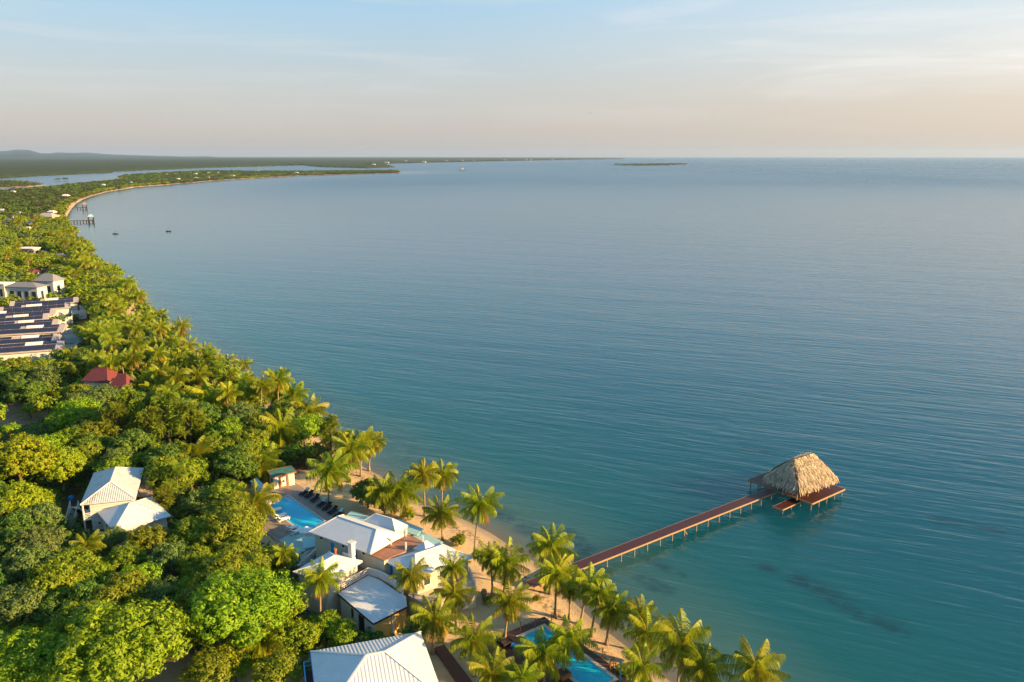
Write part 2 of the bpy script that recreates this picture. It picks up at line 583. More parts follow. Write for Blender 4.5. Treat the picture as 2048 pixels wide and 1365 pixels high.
# ---- ground: one sheet from the resort to the far mainland
rs = np.concatenate([np.geomspace(38, 260, 300), np.geomspace(264, 26500, 240)])
gp, gq = polar(R_(-60), R_(32), 640, rs)
gd = landdist(gp)
keep = (gd > -14 - 0.01 * np.hypot(gp[:, 0], gp[:, 1]))[gq].any(1)
gq = gq[keep]
used = np.unique(gq)
idx = np.zeros(len(gp), int)
idx[used] = np.arange(len(used))
gp, gd, gq = gp[used], gd[used], idx[gq]
gz = gheight(gp, gd)
m, nd, lk, out = new_mat('sand_and_forest_floor')
p = nd.new('ShaderNodeBsdfPrincipled')
p.inputs['Roughness'].default_value = 0.95
p.inputs['Specular IOR Level'].default_value = 0.1
lk.new(p.outputs[0], out.inputs[0])
g = nd.new('ShaderNodeNewGeometry')
n1 = nd.new('ShaderNodeTexNoise')
n1.inputs['Scale'].default_value = 0.55
n1.inputs['Detail'].default_value = 8
n1.inputs['Roughness'].default_value = 0.65
lk.new(g.outputs['Position'], n1.inputs['Vector'])
n2 = nd.new('ShaderNodeTexNoise')
n2.inputs['Scale'].default_value = 6.0
n2.inputs['Detail'].default_value = 6
n2.inputs['Roughness'].default_value = 0.7
lk.new(g.outputs['Position'], n2.inputs['Vector'])
sand = ramp(nd, lk, n1.outputs[0], [(0.3, (0.46, 0.32, 0.18)), (0.5, (0.58, 0.44, 0.27)), (0.72, (0.50, 0.34, 0.17))])
litter = ramp(nd, lk, n2.outputs[0], [(0.56, (0, 0, 0)), (0.66, (1, 1, 1))])
sand = mixc(nd, lk, mathn(nd, lk, 'MULTIPLY', litter, 0.5), sand, (0.16, 0.095, 0.045))
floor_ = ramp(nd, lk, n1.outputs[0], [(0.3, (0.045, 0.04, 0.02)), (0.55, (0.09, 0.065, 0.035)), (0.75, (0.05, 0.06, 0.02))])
dirt = ramp(nd, lk, n1.outputs[0], [(0.3, (0.26, 0.15, 0.08)), (0.6, (0.34, 0.22, 0.13)), (0.75, (0.16, 0.14, 0.06))])
a1 = nd.new('ShaderNodeAttribute'); a1.attribute_name = 'sandy'
a2 = nd.new('ShaderNodeAttribute'); a2.attribute_name = 'dirt'
a3 = nd.new('ShaderNodeAttribute'); a3.attribute_name = 'wet'
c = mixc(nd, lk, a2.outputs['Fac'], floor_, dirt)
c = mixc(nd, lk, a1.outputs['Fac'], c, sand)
c = mixc(nd, lk, a3.outputs['Fac'], c, (0.30, 0.24, 0.17))
n3 = nd.new('ShaderNodeTexNoise')
n3.inputs['Scale'].default_value = 1.6
n3.inputs['Detail'].default_value = 7
n3.inputs['Roughness'].default_value = 0.75
lk.new(g.outputs['Position'], n3.inputs['Vector'])
a4 = nd.new('ShaderNodeAttribute'); a4.attribute_name = 'wrack'
wf = mathn(nd, lk, 'MULTIPLY', ramp(nd, lk, n3.outputs[0], [(0.46, (0, 0, 0)), (0.58, (1, 1, 1))]), a4.outputs['Fac'])
c = mixc(nd, lk, wf, c, (0.07, 0.045, 0.035))
lk.new(c, p.inputs['Base Color'])
b = nd.new('ShaderNodeBump')
b.inputs['Strength'].default_value = 0.9
b.inputs['Distance'].default_value = 0.25
lk.new(n2.outputs[0], b.inputs['Height'])
lk.new(b.outputs[0], p.inputs['Normal'])
me = fast_mesh('ground', np.column_stack([gp, gz]), gq, m, smooth=True)
dist = np.hypot(gp[:, 0], gp[:, 1])
sandw = (8 - 5 * np.clip((gp[:, 1] - 300) / 300, 0, 1)) + 5 * np.clip(1 - gp[:, 1] / 900, 0, 1) * fbm(gp[:, 0] * 0.05, gp[:, 1] * 0.05, 9) + 20 * np.clip((132 - gp[:, 1]) / 12, 0, 1)
sandw = np.where(gp[:, 1] > 620, 4.0 + 7.0 * (fbm(gp[:, 0] * .006, gp[:, 1] * .006, 14) - .42) * 2, sandw)
set_attr(me, 'sandy', np.clip((sandw - gd) / 3, 0, 1))
set_attr(me, 'wet', np.clip(1 - np.abs(gd - 0.4) / 1.8, 0, 1) * (gp[:, 1] < 620))
set_attr(me, 'wrack', np.clip(1 - np.abs(gd - 4.4 + 1.6 * fbm(gp[:, 0] * 0.15, gp[:, 1] * 0.15, 2)) / 1.7, 0, 1) * (gp[:, 1] < 140))
dx, dy = at(45, 843)[:2]
set_attr(me, 'dirt', np.clip(1.4 - np.hypot((gp[:, 0] - dx) / 17, (gp[:, 1] - dy) / 13), 0, 1))
ground = bpy.data.objects.new('ground', me)
COL.objects.link(ground)
tag(ground, kind='structure')

# ---- sea and lagoon
sp_, sq = polar(R_(-62), R_(60), 1000, np.concatenate([np.geomspace(36, 400, 330), np.geomspace(404, 27000, 170)]))
sdd = np.full(len(sp_), -400.0)
nearm = np.hypot(sp_[:, 0], sp_[:, 1]) < 4000
sdd[nearm] = sdist(sp_[nearm], LANDS[0])
m, nd, lk, out = new_mat('sea_water')
p = nd.new('ShaderNodeBsdfPrincipled')
p.inputs['IOR'].default_value = 1.333
ar = nd.new('ShaderNodeAttribute'); ar.attribute_name = 'ruffle'
lk.new(ar.outputs['Fac'], p.inputs['Roughness'])
p.subsurface_method = 'BURLEY'              # light spreads sideways under water, so shadows on it stay soft
p.inputs['Subsurface Weight'].default_value = 1.0
p.inputs['Subsurface Radius'].default_value = (1.0, 1.0, 1.0)
p.inputs['Subsurface Scale'].default_value = 45.0
lk.new(p.outputs[0], out.inputs[0])
g = nd.new('ShaderNodeNewGeometry')
ad = nd.new('ShaderNodeAttribute'); ad.attribute_name = 'off'
aw = nd.new('ShaderNodeAttribute'); aw.attribute_name = 'weed'
ac = nd.new('ShaderNodeAttribute'); ac.attribute_name = 'calm'
nl = nd.new('ShaderNodeTexNoise')
nl.inputs['Scale'].default_value = 0.03
nl.inputs['Detail'].default_value = 4
lk.new(g.outputs['Position'], nl.inputs['Vector'])
off = mathn(nd, lk, 'ADD', ad.outputs['Fac'], mathn(nd, lk, 'MULTIPLY', mathn(nd, lk, 'SUBTRACT', nl.outputs[0], 0.5), 0.10))
# off = sqrt(distance from the beach / 300 m)
wc = ramp(nd, lk, off, [(0.0, (0.30, 0.235, 0.15)), (0.055, (0.17, 0.17, 0.12)), (0.13, (0.055, 0.125, 0.11)), (0.26, (0.006, 0.080, 0.098)),
                        (0.45, (0.003, 0.064, 0.100)), (0.75, (0.003, 0.064, 0.120)), (1.0, (0.003, 0.066, 0.138))])
nw = nd.new('ShaderNodeTexNoise')
nw.inputs['Scale'].default_value = 0.35
nw.inputs['Detail'].default_value = 6
nw.inputs['Roughness'].default_value = 0.7
lk.new(g.outputs['Position'], nw.inputs['Vector'])
wf = mathn(nd, lk, 'MULTIPLY', ramp(nd, lk, nw.outputs[0], [(0.36, (0, 0, 0)), (0.60, (1, 1, 1))]), aw.outputs['Fac'], True)
wc = mixc(nd, lk, mathn(nd, lk, 'MULTIPLY', wf, 0.8), wc, (0.006, 0.028, 0.040))
lk.new(wc, p.inputs['Base Color'])


def waves(rot, sx, sy, sc, det, dist_):
    mp = nd.new('ShaderNodeMapping')
    mp.vector_type = 'TEXTURE'
    mp.inputs['Rotation'].default_value = (0, 0, rot)
    mp.inputs['Scale'].default_value = (1 / sx, 1 / sy, 1)
    lk.new(g.outputs['Position'], mp.inputs[0])
    n = nd.new('ShaderNodeTexNoise')
    n.inputs['Scale'].default_value = sc
    n.inputs['Detail'].default_value = det
    n.inputs['Roughness'].default_value = 0.55
    n.inputs['Distortion'].default_value = dist_
    lk.new(mp.outputs[0], n.inputs['Vector'])
    return n.outputs[0]


w1 = waves(R_(-24), 0.085, 0.52, 1.0, 3, 0.5)
w2 = waves(R_(-17), 0.30, 1.3, 1.0, 2, 0.3)
w3 = waves(R_(-20), 0.010, 0.06, 1.0, 2, 0.5)
hh = mathn(nd, lk, 'ADD', mathn(nd, lk, 'MULTIPLY', w1, 1.1), mathn(nd, lk, 'MULTIPLY', w2, 0.22))
hh = mathn(nd, lk, 'ADD', hh, mathn(nd, lk, 'MULTIPLY', w3, 1.8))
st = ramp(nd, lk, ac.outputs['Fac'], [(0.0, (0.40, 0.40, 0.40)), (1.0, (0.07, 0.08, 0.08))])
b = nd.new('ShaderNodeBump')
b.inputs['Distance'].default_value = 0.62
lk.new(st, b.inputs['Strength'])
lk.new(hh, b.inputs['Height'])
lk.new(b.outputs[0], p.inputs['Normal'])
seame = fast_mesh('sea', np.column_stack([sp_, np.zeros(len(sp_))]), sq, m, smooth=True)
set_attr(seame, 'off', np.clip(np.sqrt(np.clip(-sdd, 0, 300) / 300) + np.clip((sp_[:, 1] - 350) / 1000, 0, .35), 0, 1))
weed = np.zeros(len(sp_))
# dark sea-grass along the beach and out from the pier
weed += np.clip(1 - np.abs(-sdd - 5.5) / 3.0, 0, 1) * np.clip((sp_[:, 1] - 92) / 6, 0, 1) * np.clip((128 - sp_[:, 1]) / 10, 0, 1)
weed += np.clip(1 - np.abs(-sdd - 9) / 8.0, 0, 1) * np.clip((sp_[:, 1] - 125) / 10, 0, 1) * (sp_[:, 1] < 400) * 0.6
for x0, y0, x1, y1, wd in ((1600, 1160, 1670, 1200, 2.2), (1715, 1225, 1790, 1255, 2.0), (1285, 1160, 1330, 1180, 1.5), (1300, 1120, 1360, 1150, 1.0),
                           (1510, 1130, 1545, 1140, 1.2), (1130, 1065, 1180, 1100, 1.6), (1880, 1040, 1990, 1060, 1.6), (1500, 900, 1530, 905, 2)):
    A, B = at(x0, y0), at(x1, y1)
    ab = np.array((B - A)[:2]); L2 = (ab ** 2).sum()
    t = np.clip(((sp_ - np.array(A[:2])) @ ab) / L2, 0, 1)
    dd = np.hypot(*(sp_ - np.array(A[:2]) - t[:, None] * ab).T)
    weed += np.clip(1.3 - dd / wd, 0, 1)
set_attr(seame, 'weed', np.clip(weed, 0, 1))
X, Y = sp_[:, 0], sp_[:, 1]
calm = np.clip(0.30 + 0.58 * np.clip(1 - (-sdd) / 260, 0, 1) * np.clip((Y - 150) / 250, 0, 1) - 0.0002 * np.clip(X, 0, 1000), 0, 1)
calm += 0.30 * (fbm(X * 0.004, Y * 0.0015, 21) - 0.5)
set_attr(seame, 'calm', np.clip(calm, 0, 1))
set_attr(seame, 'ruffle', 0.07 + 0.22 * np.clip((Y - 150) / 1500, 0, 1) * (1 - .6 * np.clip(calm, 0, 1)))
sea = bpy.data.objects.new('sea', seame)
COL.objects.link(sea)
tag(sea, kind='structure')

# ---- far hills beyond the lagoon
hm = surf('hill_forest', (0.035, 0.05, 0.03), (0.025, 0.04, 0.025), 0.004, 0.9, 0.1)
prof = [(-900, 306), (-300, 304), (-100, 305), (0, 305.2), (10, 303.6), (25, 306), (45, 305.8), (62, 304), (85, 304.4), (105, 309), (125, 309.2), (141, 307.4),
        (165, 308.5), (200, 309), (230, 310.3), (268, 311), (300, 311.5), (340, 312.6), (400, 313.2), (428, 312.2), (450, 313.4), (490, 316.5)]
hv, hq = [], []
nseg = 260
for (r0, lift, seed) in ((17500, 0.45, 1), (21000, 0.75, 2), (25000, 1.0, 3)):
    base_i = len(hv)
    for k in range(nseg + 1):
        pxx = -900 + (492 + 900) * k / nseg
        py = np.interp(pxx, [a for a, _ in prof], [b_ for _, b_ in prof])
        th = math.atan((pxx - 1024) / FPX)
        yy = r0 * math.cos(th)
        top = zat(yy, 313.5 - (313.5 - py) * 1.5)
        edge = min(1.0, (492 - pxx) / 140)
        top = max(3.0, (top * lift + (float(fbm(np.array([pxx * 0.02]), np.array([seed * 7.3]), seed)[0]) - 0.5) * 55 * edge) * (edge ** 0.5))
        for (rr, hf) in ((-1900, 0.0), (-1100, 0.32), (-500, 0.72), (0, 1.0), (700, 0.6), (1500, 0.0)):
            wob = 1 + 0.25 * (float(fbm(np.array([pxx * 0.05]), np.array([rr * 0.01 + seed]), seed + 9)[0]) - 0.5) * (hf < 1)
            ry = r0 + rr * 0.9
            hv.append((ry * math.sin(th), ry * math.cos(th), top * hf * wob - (2 if hf == 0 else 0)))
    for k in range(nseg):
        for j in range(5):
            i = base_i + k * 6 + j
            hq.append((i, i + 6, i + 7, i + 1))
hills = bpy.data.objects.new('hills', fast_mesh('hills', np.array(hv), np.array(hq), hm, smooth=True))
COL.objects.link(hills)
tag(hills, kind='structure')

# ---- evening haze over land and sea
hz = MB()
hz.box((0, 13500, -3.2), (64000, 29500, 233))
m, nd, lk, out = new_mat('evening_haze')
v = nd.new('ShaderNodeVolumePrincipled')
v.inputs['Color'].default_value = (0.46, 0.68, 1.0, 1)
v.inputs['Density'].default_value = 3.0e-5
v.inputs['Anisotropy'].default_value = 0.2
lk.new(v.outputs[0], out.inputs['Volume'])
haze = hz.build('haze', m)
tag(haze, kind='stuff')
haze.display_type = 'WIRE'

# ================================================================== vegetation library
M['leaf_bright'] = leaf_mat('bright_green_foliage', (0.105, 0.200, 0.009), (0.255, 0.365, 0.013), (0.40, 0.43, 0.015), 0.40)
M['leaf_yellow'] = leaf_mat('yellow_green_foliage', (0.105, 0.165, 0.012), (0.245, 0.315, 0.015), (0.40, 0.39, 0.020), 0.40)
M['leaf_sun_lime'] = leaf_mat('sun_painted_lime_foliage', (0.120, 0.200, 0.008), (0.330, 0.410, 0.012), (0.50, 0.48, 0.014), 0.42)  # yellow-green leaves, strong gold sun on the left-edge trees painted into the colour
M['leaf_far'] = leaf_mat('far_olive_foliage', (0.030, 0.050, 0.014), (0.085, 0.110, 0.026), (0.16, 0.15, 0.03), 0.3)
M['leaf_dark'] = leaf_mat('deep_green_foliage', (0.055, 0.125, 0.018), (0.130, 0.225, 0.024), (0.22, 0.28, 0.026), 0.34)
M['leaf_grey'] = leaf_mat('blue_green_foliage', (0.080, 0.145, 0.038), (0.160, 0.240, 0.050), (0.25, 0.29, 0.048), 0.34)
M['leaf_feather'] = leaf_mat('feathery_needles', (0.110, 0.165, 0.014), (0.235, 0.300, 0.018), (0.34, 0.35, 0.022), 0.42)
M['frond'] = leaf_mat('palm_fronds', (0.075, 0.150, 0.010), (0.235, 0.310, 0.013), (0.46, 0.40, 0.022), 0.42, 0.45, 0.012, dead=(0.30, 0.17, 0.05))


def unit(v):
    return v / (np.linalg.norm(v, axis=-1, keepdims=True) + 1e-9)


def leaf_cards(c, nrm, size, asp, rng):
    """quads centred at c facing nrm"""
    n = len(c)
    r = unit(rng.normal(size=(n, 3)))
    t = unit(np.cross(nrm, r))
    b = np.cross(nrm, t)
    s = (size * (0.7 + 0.6 * rng.random(n)))[:, None]
    a, d = t * s, b * s * asp
    v = np.stack([c - a * 0.9, c - d * 0.75 + a * 0.1, c + a * 1.1, c + d * 0.75 + a * 0.1], 1)   # lozenge leaf
    v[:, 2] -= nrm * s * 0.25
    return v.reshape(-1, 3)


def crown(seed, nlobes, nclump, nleaf, size, flat=0.72, lobe_r=0.42, spread=0.75, clump_r=0.115, asp=0.6, droop=0.0):
    """unit crown (radius about 1) of leaf cards in clumps around lobes, base of crown near z=-0.5"""
    rng = np.random.default_rng(seed)
    lob = []
    while len(lob) < nlobes:
        d = unit(rng.normal(size=3))
        if d[2] < -0.35:
            continue
        r = spread * (0.35 + 0.65 * rng.random() ** 0.6)
        lob.append(np.array([d[0] * r, d[1] * r, d[2] * r * flat]))
    lob = np.array(lob)
    lr = lobe_r * (0.65 + 0.6 * rng.random(nlobes))
    d = unit(rng.normal(size=(nlobes, nclump, 3)))
    d[..., 2] = np.abs(d[..., 2] + 0.15) * np.where(d[..., 2] < -0.45, -1, 1)
    cc = lob[:, None] + d * lr[:, None, None] * np.array([1, 1, 0.8]) * (0.78 + 0.3 * rng.random((nlobes, nclump, 1)))
    cvar = rng.random((nlobes, nclump)) * 0.6 + rng.random((nlobes, 1)) * 0.4
    cn = unit(d + 0.35 * unit(lob)[:, None] + np.array([0, 0, 0.25]))
    cr = clump_r * (0.6 + 0.8 * rng.random((nlobes, nclump)))
    e = unit(rng.normal(size=(nlobes, nclump, nleaf, 3)))
    off = e * (cr[..., None, None] * rng.random((nlobes, nclump, nleaf, 1)) ** 0.45)
    off[..., 2] *= 0.75
    c = cc[:, :, None] + off
    if droop:
        c[..., 2] -= droop * (np.linalg.norm(c[..., :2], axis=-1)) ** 2
    nn = unit(cn[:, :, None] * 0.8 + e * 0.9 + rng.normal(size=e.shape) * 0.35)
    var = np.clip(cvar[:, :, None] * 0.75 + rng.random((nlobes, nclump, nleaf)) * 0.35 - 0.05, 0, 1)
    v = leaf_cards(c.reshape(-1, 3), nn.reshape(-1, 3), size, asp, rng)
    return v, var.ravel()


def quads_of(v):
    return np.arange(len(v)).reshape(-1, 4)


def crown_mesh(name, mat, *a, **k):
    v, var = crown(*a, **k)
    return fast_mesh(name, v, quads_of(v), mat, var)


def trunk_mesh(seed, nb=7, h=1.0, r=0.055, mat='bark'):
    """unit trunk with limbs; z from -1 (ground) to the crown's inside"""
    rng = random.Random(seed)
    mb = MB()
    top = Vector((rng.uniform(-.1, .1), rng.uniform(-.1, .1), -0.25))
    mb.tube([(0, 0, -h - 0.08), (top.x * 0.3, top.y * 0.3, -h * 0.6), top], [r * 1.3, r, r * 0.8], 7)
    for k in range(nb):
        a = 2 * math.pi * (k + rng.random() * 0.6) / nb
        q = rng.uniform(0.45, 0.8)
        e = Vector((math.cos(a) * q, math.sin(a) * q, rng.uniform(0.0, 0.45)))
        mid = top.lerp(e, 0.5) + Vector((0, 0, 0.08))
        mb.tube([top - Vector((0, 0, 0.06)), mid, e], [r * 0.62, r * 0.4, r * 0.14], 5)
    o = mb.build('trunk', M[mat], smooth=True, fix=False)
    me = o.data
    bpy.data.objects.remove(o)
    return me


def casuarina(seed, nbr, nsp, nn, size):
    """feathery upright tree: plumes of thin needles; unit height about 2, radius about 0.8"""
    rng = np.random.default_rng(seed)
    vs, var = [], []
    for b in range(nbr):
        h = -0.75 + 1.6 * (b + 0.5) / nbr
        a = rng.random() * 6.283
        L = (0.95 - 0.38 * (h + 0.75)) * (0.6 + 0.5 * rng.random())
        d = np.array([math.cos(a), math.sin(a), 0.75 + 0.4 * rng.random()])
        d /= np.linalg.norm(d)
        o = np.array([0, 0, h * 0.8])
        bv = rng.random()
        for s in range(nsp):
            t = (0.25 + 0.75 * s / nsp) * L
            c0 = o + d * t + np.array([0, 0, -0.22 * t * t])
            sp = unit(d * 0.5 + rng.normal(size=3) * 0.6 + np.array([0, 0, 0.1]))
            k = rng.random(nn)
            c = c0 + sp * (k * 0.20)[:, None] + np.array([0, 0, -1.0]) * (k ** 2 * 0.08)[:, None]
            dr = unit(sp + rng.normal(size=(nn, 3)) * 0.45 + np.array([0, 0, -0.25]))
            sd_ = unit(np.cross(dr, rng.normal(size=(nn, 3))))
            ln, wd = size * 2.6, size * 0.30
            v = np.stack([c - sd_ * wd, c + sd_ * wd, c + dr * ln + sd_ * wd * 0.4, c + dr * ln - sd_ * wd * 0.4], 1)
            vs.append(v.reshape(-1, 3))
            var.append(np.clip(bv * 0.5 + rng.random(nn) * 0.5, 0, 1))
    return np.concatenate(vs), np.concatenate(var)


def palm_crown(seed, nf=24, nl=30, hang=1.0, yellow=0.0, wl=0.0085):
    """unit palm crown, fronds about 1 long, centre at the top of the trunk"""
    rng = np.random.default_rng(seed)
    vs, var = [], []
    for k in range(nf):
        a = 2 * math.pi * (k * 0.382 + 0.05 * rng.random())
        q = (k + 0.5) / nf                                  # 0 youngest upright .. 1 oldest drooping
        el = math.radians(78 - 105 * q ** 1.15 * hang + rng.normal() * 7)
        L = (0.78 + 0.30 * math.sin(math.pi * min(1, q + 0.2))) * (0.9 + 0.2 * rng.random())
        bend = (0.75 + 0.85 * q) * (0.8 + 0.4 * rng.random())
        n = 9
        p = np.array([0.0, 0, 0.0]); e = el
        pts = [p.copy()]
        for i in range(n):
            e -= bend * (0.6 + i / n) / n
            p = p + np.array([math.cos(e), 0, math.sin(e)]) * (L / n)
            pts.append(p.copy())
        pts = np.array(pts)
        tw = rng.normal() * 0.25
        ca, sa = math.cos(a), math.sin(a)
        rot = np.array([[ca, -sa, 0], [sa, ca, 0], [0, 0, 1]])
        old = yellow + (0.30 if q > 0.80 else 0.0) + (0.35 if q > 0.93 else 0.0) + rng.random() * 0.2
        for side in (-1, 1):
            t = (np.arange(nl) + rng.random(nl) * 0.5) / nl * 0.9 + 0.1
            c = np.stack([np.interp(t, np.linspace(0, 1, n + 1), pts[:, i]) for i in range(3)], 1)
            tg = unit(np.stack([np.interp(np.minimum(t + 0.05, 1), np.linspace(0, 1, n + 1), pts[:, i]) for i in range(3)], 1) -
                      np.stack([np.interp(t - 0.05, np.linspace(0, 1, n + 1), pts[:, i]) for i in range(3)], 1))
            sdv = np.array([0, 1.0, 0]) * side
            upv = unit(np.cross(tg, np.array([0, 1.0, 0])))
            upv = np.where(upv[:, 2:3] < 0, -upv, upv)
            dr = unit(sdv * 0.80 + tg * 0.60 - upv * (0.30 + 0.4 * rng.random((nl, 1))) + np.array([0, 0, -0.45]) + rng.normal(size=(nl, 3)) * 0.09 + upv * tw * side)
            ln = ((0.20 + 0.10 * rng.random(nl)) * np.sin(np.pi * np.clip(t * 0.92 + 0.06, 0, 1)) ** 0.6 + 0.03)[:, None]
            w = tg * wl + upv * 0.003
            m_ = c + dr * ln * 0.55
            e_ = c + dr * ln + np.array([0, 0, -1.0]) * ln * 0.45
            v1 = np.stack([c - w, c + w, m_ + w * 1.1, m_ - w * 1.1], 1)
            v2 = np.stack([m_ - w * 1.1, m_ + w * 1.1, e_ + w * 0.2, e_ - w * 0.2], 1)
            vv = np.concatenate([v1, v2]) .reshape(-1, 3) @ rot.T
            vs.append(vv)
            var.append(np.clip(np.full(nl * 2, 0.25 + 0.3 * rng.random() + old) + rng.normal(size=nl * 2) * 0.08, 0, 1))
        # midrib: two crossed strips
        for wv in (np.array([0, 0.016, 0]), np.array([0, 0, 0.014])):
            a_, b_ = pts[:-1], pts[1:]
            tap = (1 - np.arange(n) / n * 0.8)[:, None]
            v = np.stack([a_ - wv * tap, a_ + wv * tap, b_ + wv * tap * 0.9, b_ - wv * tap * 0.9], 1).reshape(-1, 3) @ rot.T
            vs.append(v)
            var.append(np.full(n, 0.8))
    v = np.concatenate(vs)
    return v, np.concatenate(var)


def blob_nuts():
    mb = MB()
    rng = random.Random(3)
    for k in range(9):
        a = k * 2.4
        c = Vector((math.cos(a) * 0.10, math.sin(a) * 0.10, -0.08 - 0.03 * rng.random()))
        mb.tube([c + Vector((0, 0, 0.05)), c + Vector((0, 0, 0.02)), c - Vector((0, 0, 0.03)), c - Vector((0, 0, 0.055))], [0.012, 0.035, 0.035, 0.012], 6)
    return mb


M['nut'] = surf('coconut_husk', (0.16, 0.14, 0.03), (0.20, 0.12, 0.03), 3.0, 0.7, 0.2)
LIB = {}
CR = {}
# big near crowns carry more, smaller leaves
CR['bright'] = [crown_mesh('crown', M['leaf_bright'], s, 30, 34, 26, 0.036, flat=0.70) for s in (1, 2)]
CR['bright_small'] = [crown_mesh('crown', M['leaf_bright'], s, 18, 22, 22, 0.060, clump_r=0.15) for s in (3, 4)]
CR['yellow'] = [crown_mesh('crown', M['leaf_yellow'], s, 22, 24, 22, 0.050, clump_r=0.14, lobe_r=0.36) for s in (5, 6)]
CR['sun_lime'] = [crown_mesh('crown', M['leaf_sun_lime'], s, 26, 28, 24, 0.042, flat=0.72) for s in (14, 15)]
CR['dark'] = [crown_mesh('crown', M['leaf_dark'], s, 20, 22, 22, 0.055, clump_r=0.15, flat=0.8) for s in (7, 8)]
CR['grey'] = [crown_mesh('crown', M['leaf_grey'], s, 22, 24, 22, 0.046, clump_r=0.14, lobe_r=0.38) for s in (9, 10)]
CR['shrub'] = [crown_mesh('crown', M['leaf_yellow'], 12, 9, 14, 18, 0.095, clump_r=0.2, flat=0.9)]
far = dict(nlobes=9, nclump=12, nleaf=9, size=0.115, clump_r=0.2, lobe_r=0.45)
CR['far_bright'] = [crown_mesh('crown', M['leaf_bright'], s, **far) for s in (21, 22)]
CR['far_yellow'] = [crown_mesh('crown', M['leaf_yellow'], s, **far) for s in (23, 24)]
CR['far_dark'] = [crown_mesh('crown', M['leaf_dark'], s, **far) for s in (25, 26)]
CR['far_grey'] = [crown_mesh('crown', M['leaf_grey'], s, **far) for s in (27, 28)]
TR = [trunk_mesh(s) for s in (1, 2, 3)]
CAS = []
for s in (31, 32, 33):
    v, va = casuarina(s, 30, 20, 16, 0.030)
    CAS.append(fast_mesh('crown', v, quads_of(v), M['leaf_feather'], va))
mbt = MB()
mbt.tube([(0, 0, -1.3), (0.02, 0, -0.4), (0, 0.01, 0.75)], [0.05, 0.035, 0.008], 6)
for k in range(9):
    a = k * 2.1
    z = -0.6 + k * 0.13
    mbt.tube([(0, 0, z), (math.cos(a) * 0.45, math.sin(a) * 0.45, z + 0.38)], [0.018, 0.005], 4)
_o = mbt.build('trunk', M['bark'], smooth=True, fix=False)
CAS_TR = _o.data
bpy.data.objects.remove(_o)
PALM = []
for s, hang, yl in ((41, 1.0, 0.0), (42, 1.12, 0.05), (43, 0.92, -0.05), (44, 1.05, 0.12), (45, 1.2, 0.02), (46, 1.08, -0.05), (47, 1.15, 0.06)):
    v, va = palm_crown(s, 29, 36, hang, yl)
    PALM.append(fast_mesh('crown', v, quads_of(v), M['frond'], va))
PALM_FAR = []
for s, hang, yl in ((51, 1.0, -0.05), (52, 1.1, 0.04), (53, 1.05, -0.12)):
    v, va = palm_crown(s, 22, 16, hang, yl, 0.015)
    v = v.copy()
    PALM_FAR.append(fast_mesh('crown', v, quads_of(v), M['frond'], va))
_o = blob_nuts().build('coconut_cluster', M['nut'], smooth=True)
NUT = _o.data
bpy.data.objects.remove(_o)


def child(name, me, root, scale=1.0, loc=(0, 0, 0), rz=0.0, rx=0.0):
    o = bpy.data.objects.new(name, me)
    COL.objects.link(o)
    o.parent = root
    o.location = loc
    o.scale = scale if isinstance(scale, tuple) else (scale,) * 3
    o.rotation_euler = (rx, 0, rz)
    return o


PROT = [(x, y, at(x, y, z).y) for x, y, z in ((545, 1012, 1.3), (560, 1025, 1.3), (575, 1040, 1.3), (590, 1052, 1.3), (570, 1005, 1.3), (590, 1075, 1.3), (604, 1085, 4),
        (200, 1022, 4.3), (235, 1028, 4.3), (265, 1035, 4.3), (300, 1035, 4.3), (325, 1028, 4.3), (165, 1005, 5.9), (210, 1010, 5), (260, 1000, 5), (185, 960, 6), (240, 950, 7),
        (141, 1050, 1.5), (148, 1025, 2), (143, 1005, 1.5), (592, 1144, 6.3), (612, 1153, 6.3), (640, 1160, 6.3), (690, 1205, 3), (715, 1232, 3), (622, 1305, 5.5), (632, 1345, 5.5),
        (555, 965, 2), (590, 960, 2), (770, 1250, 2.5), (800, 1235, 2.5), (10, 846, 1.3), (45, 850, 1.3), (80, 846, 1.3), (165, 615, 3), (150, 640, 3), (140, 660, 3), (148, 690, 3), (100, 708, 3.5), (60, 712, 3.5))]


def clashes(px_, py_, rp, y):
    """a crown here would hide a roof, pool or wall the photograph shows"""
    return any(y < wy - .5 and math.hypot(px_ - a, py_ - b) < rp for a, b, wy in PROT)


TREES = []      # (x, y, radius) of everything planted, to keep the filler apart
rt = random.Random(5)


def ground_z(x, y):
    d = landdist(np.array([[x, y]]))
    return float(gheight(np.array([[x, y]]), d)[0])


def tree(x, y, r, kind, label, group=None, h=None, name='broadleaf_tree', cat='tree', squash=1.0):
    """r crown radius in metres, h height of the crown centre above ground"""
    h = h or (1.2 + r * 0.85)
    gz_ = ground_z(x, y)
    t = thing(name, (x, y, gz_), label, cat, group)
    far_ = y > 215 or r * ppm((x, y, 5)) < 34
    key = kind
    if far_:
        key = 'far_' + kind
    elif kind == 'bright' and r < 4.0:
        key = 'bright_small'
    child('trunk', rt.choice(TR), t, (r * 0.9, r * 0.9, h * 0.98), (0, 0, h), rt.uniform(0, 6.28))
    child('crown', rt.choice(CR[key]), t, (r, r, r * squash), (0, 0, h), rt.uniform(0, 6.28))
    TREES.append((x, y, r))
    return t


def feather(x, y, r, label, group=None):
    """feathery pine; r half height"""
    gz_ = ground_z(x, y)
    t = thing('casuarina_tree', (x, y, gz_), label, 'tree', group)
    rz = rt.uniform(0, 6.28)
    child('trunk', CAS_TR, t, r, (0, 0, r * 1.25), rz)
    child('crown', rt.choice(CAS), t, (r * 1.0, r * 1.0, r), (0, 0, r * 1.25), rz)
    TREES.append((x, y, r * 0.7))
    return t


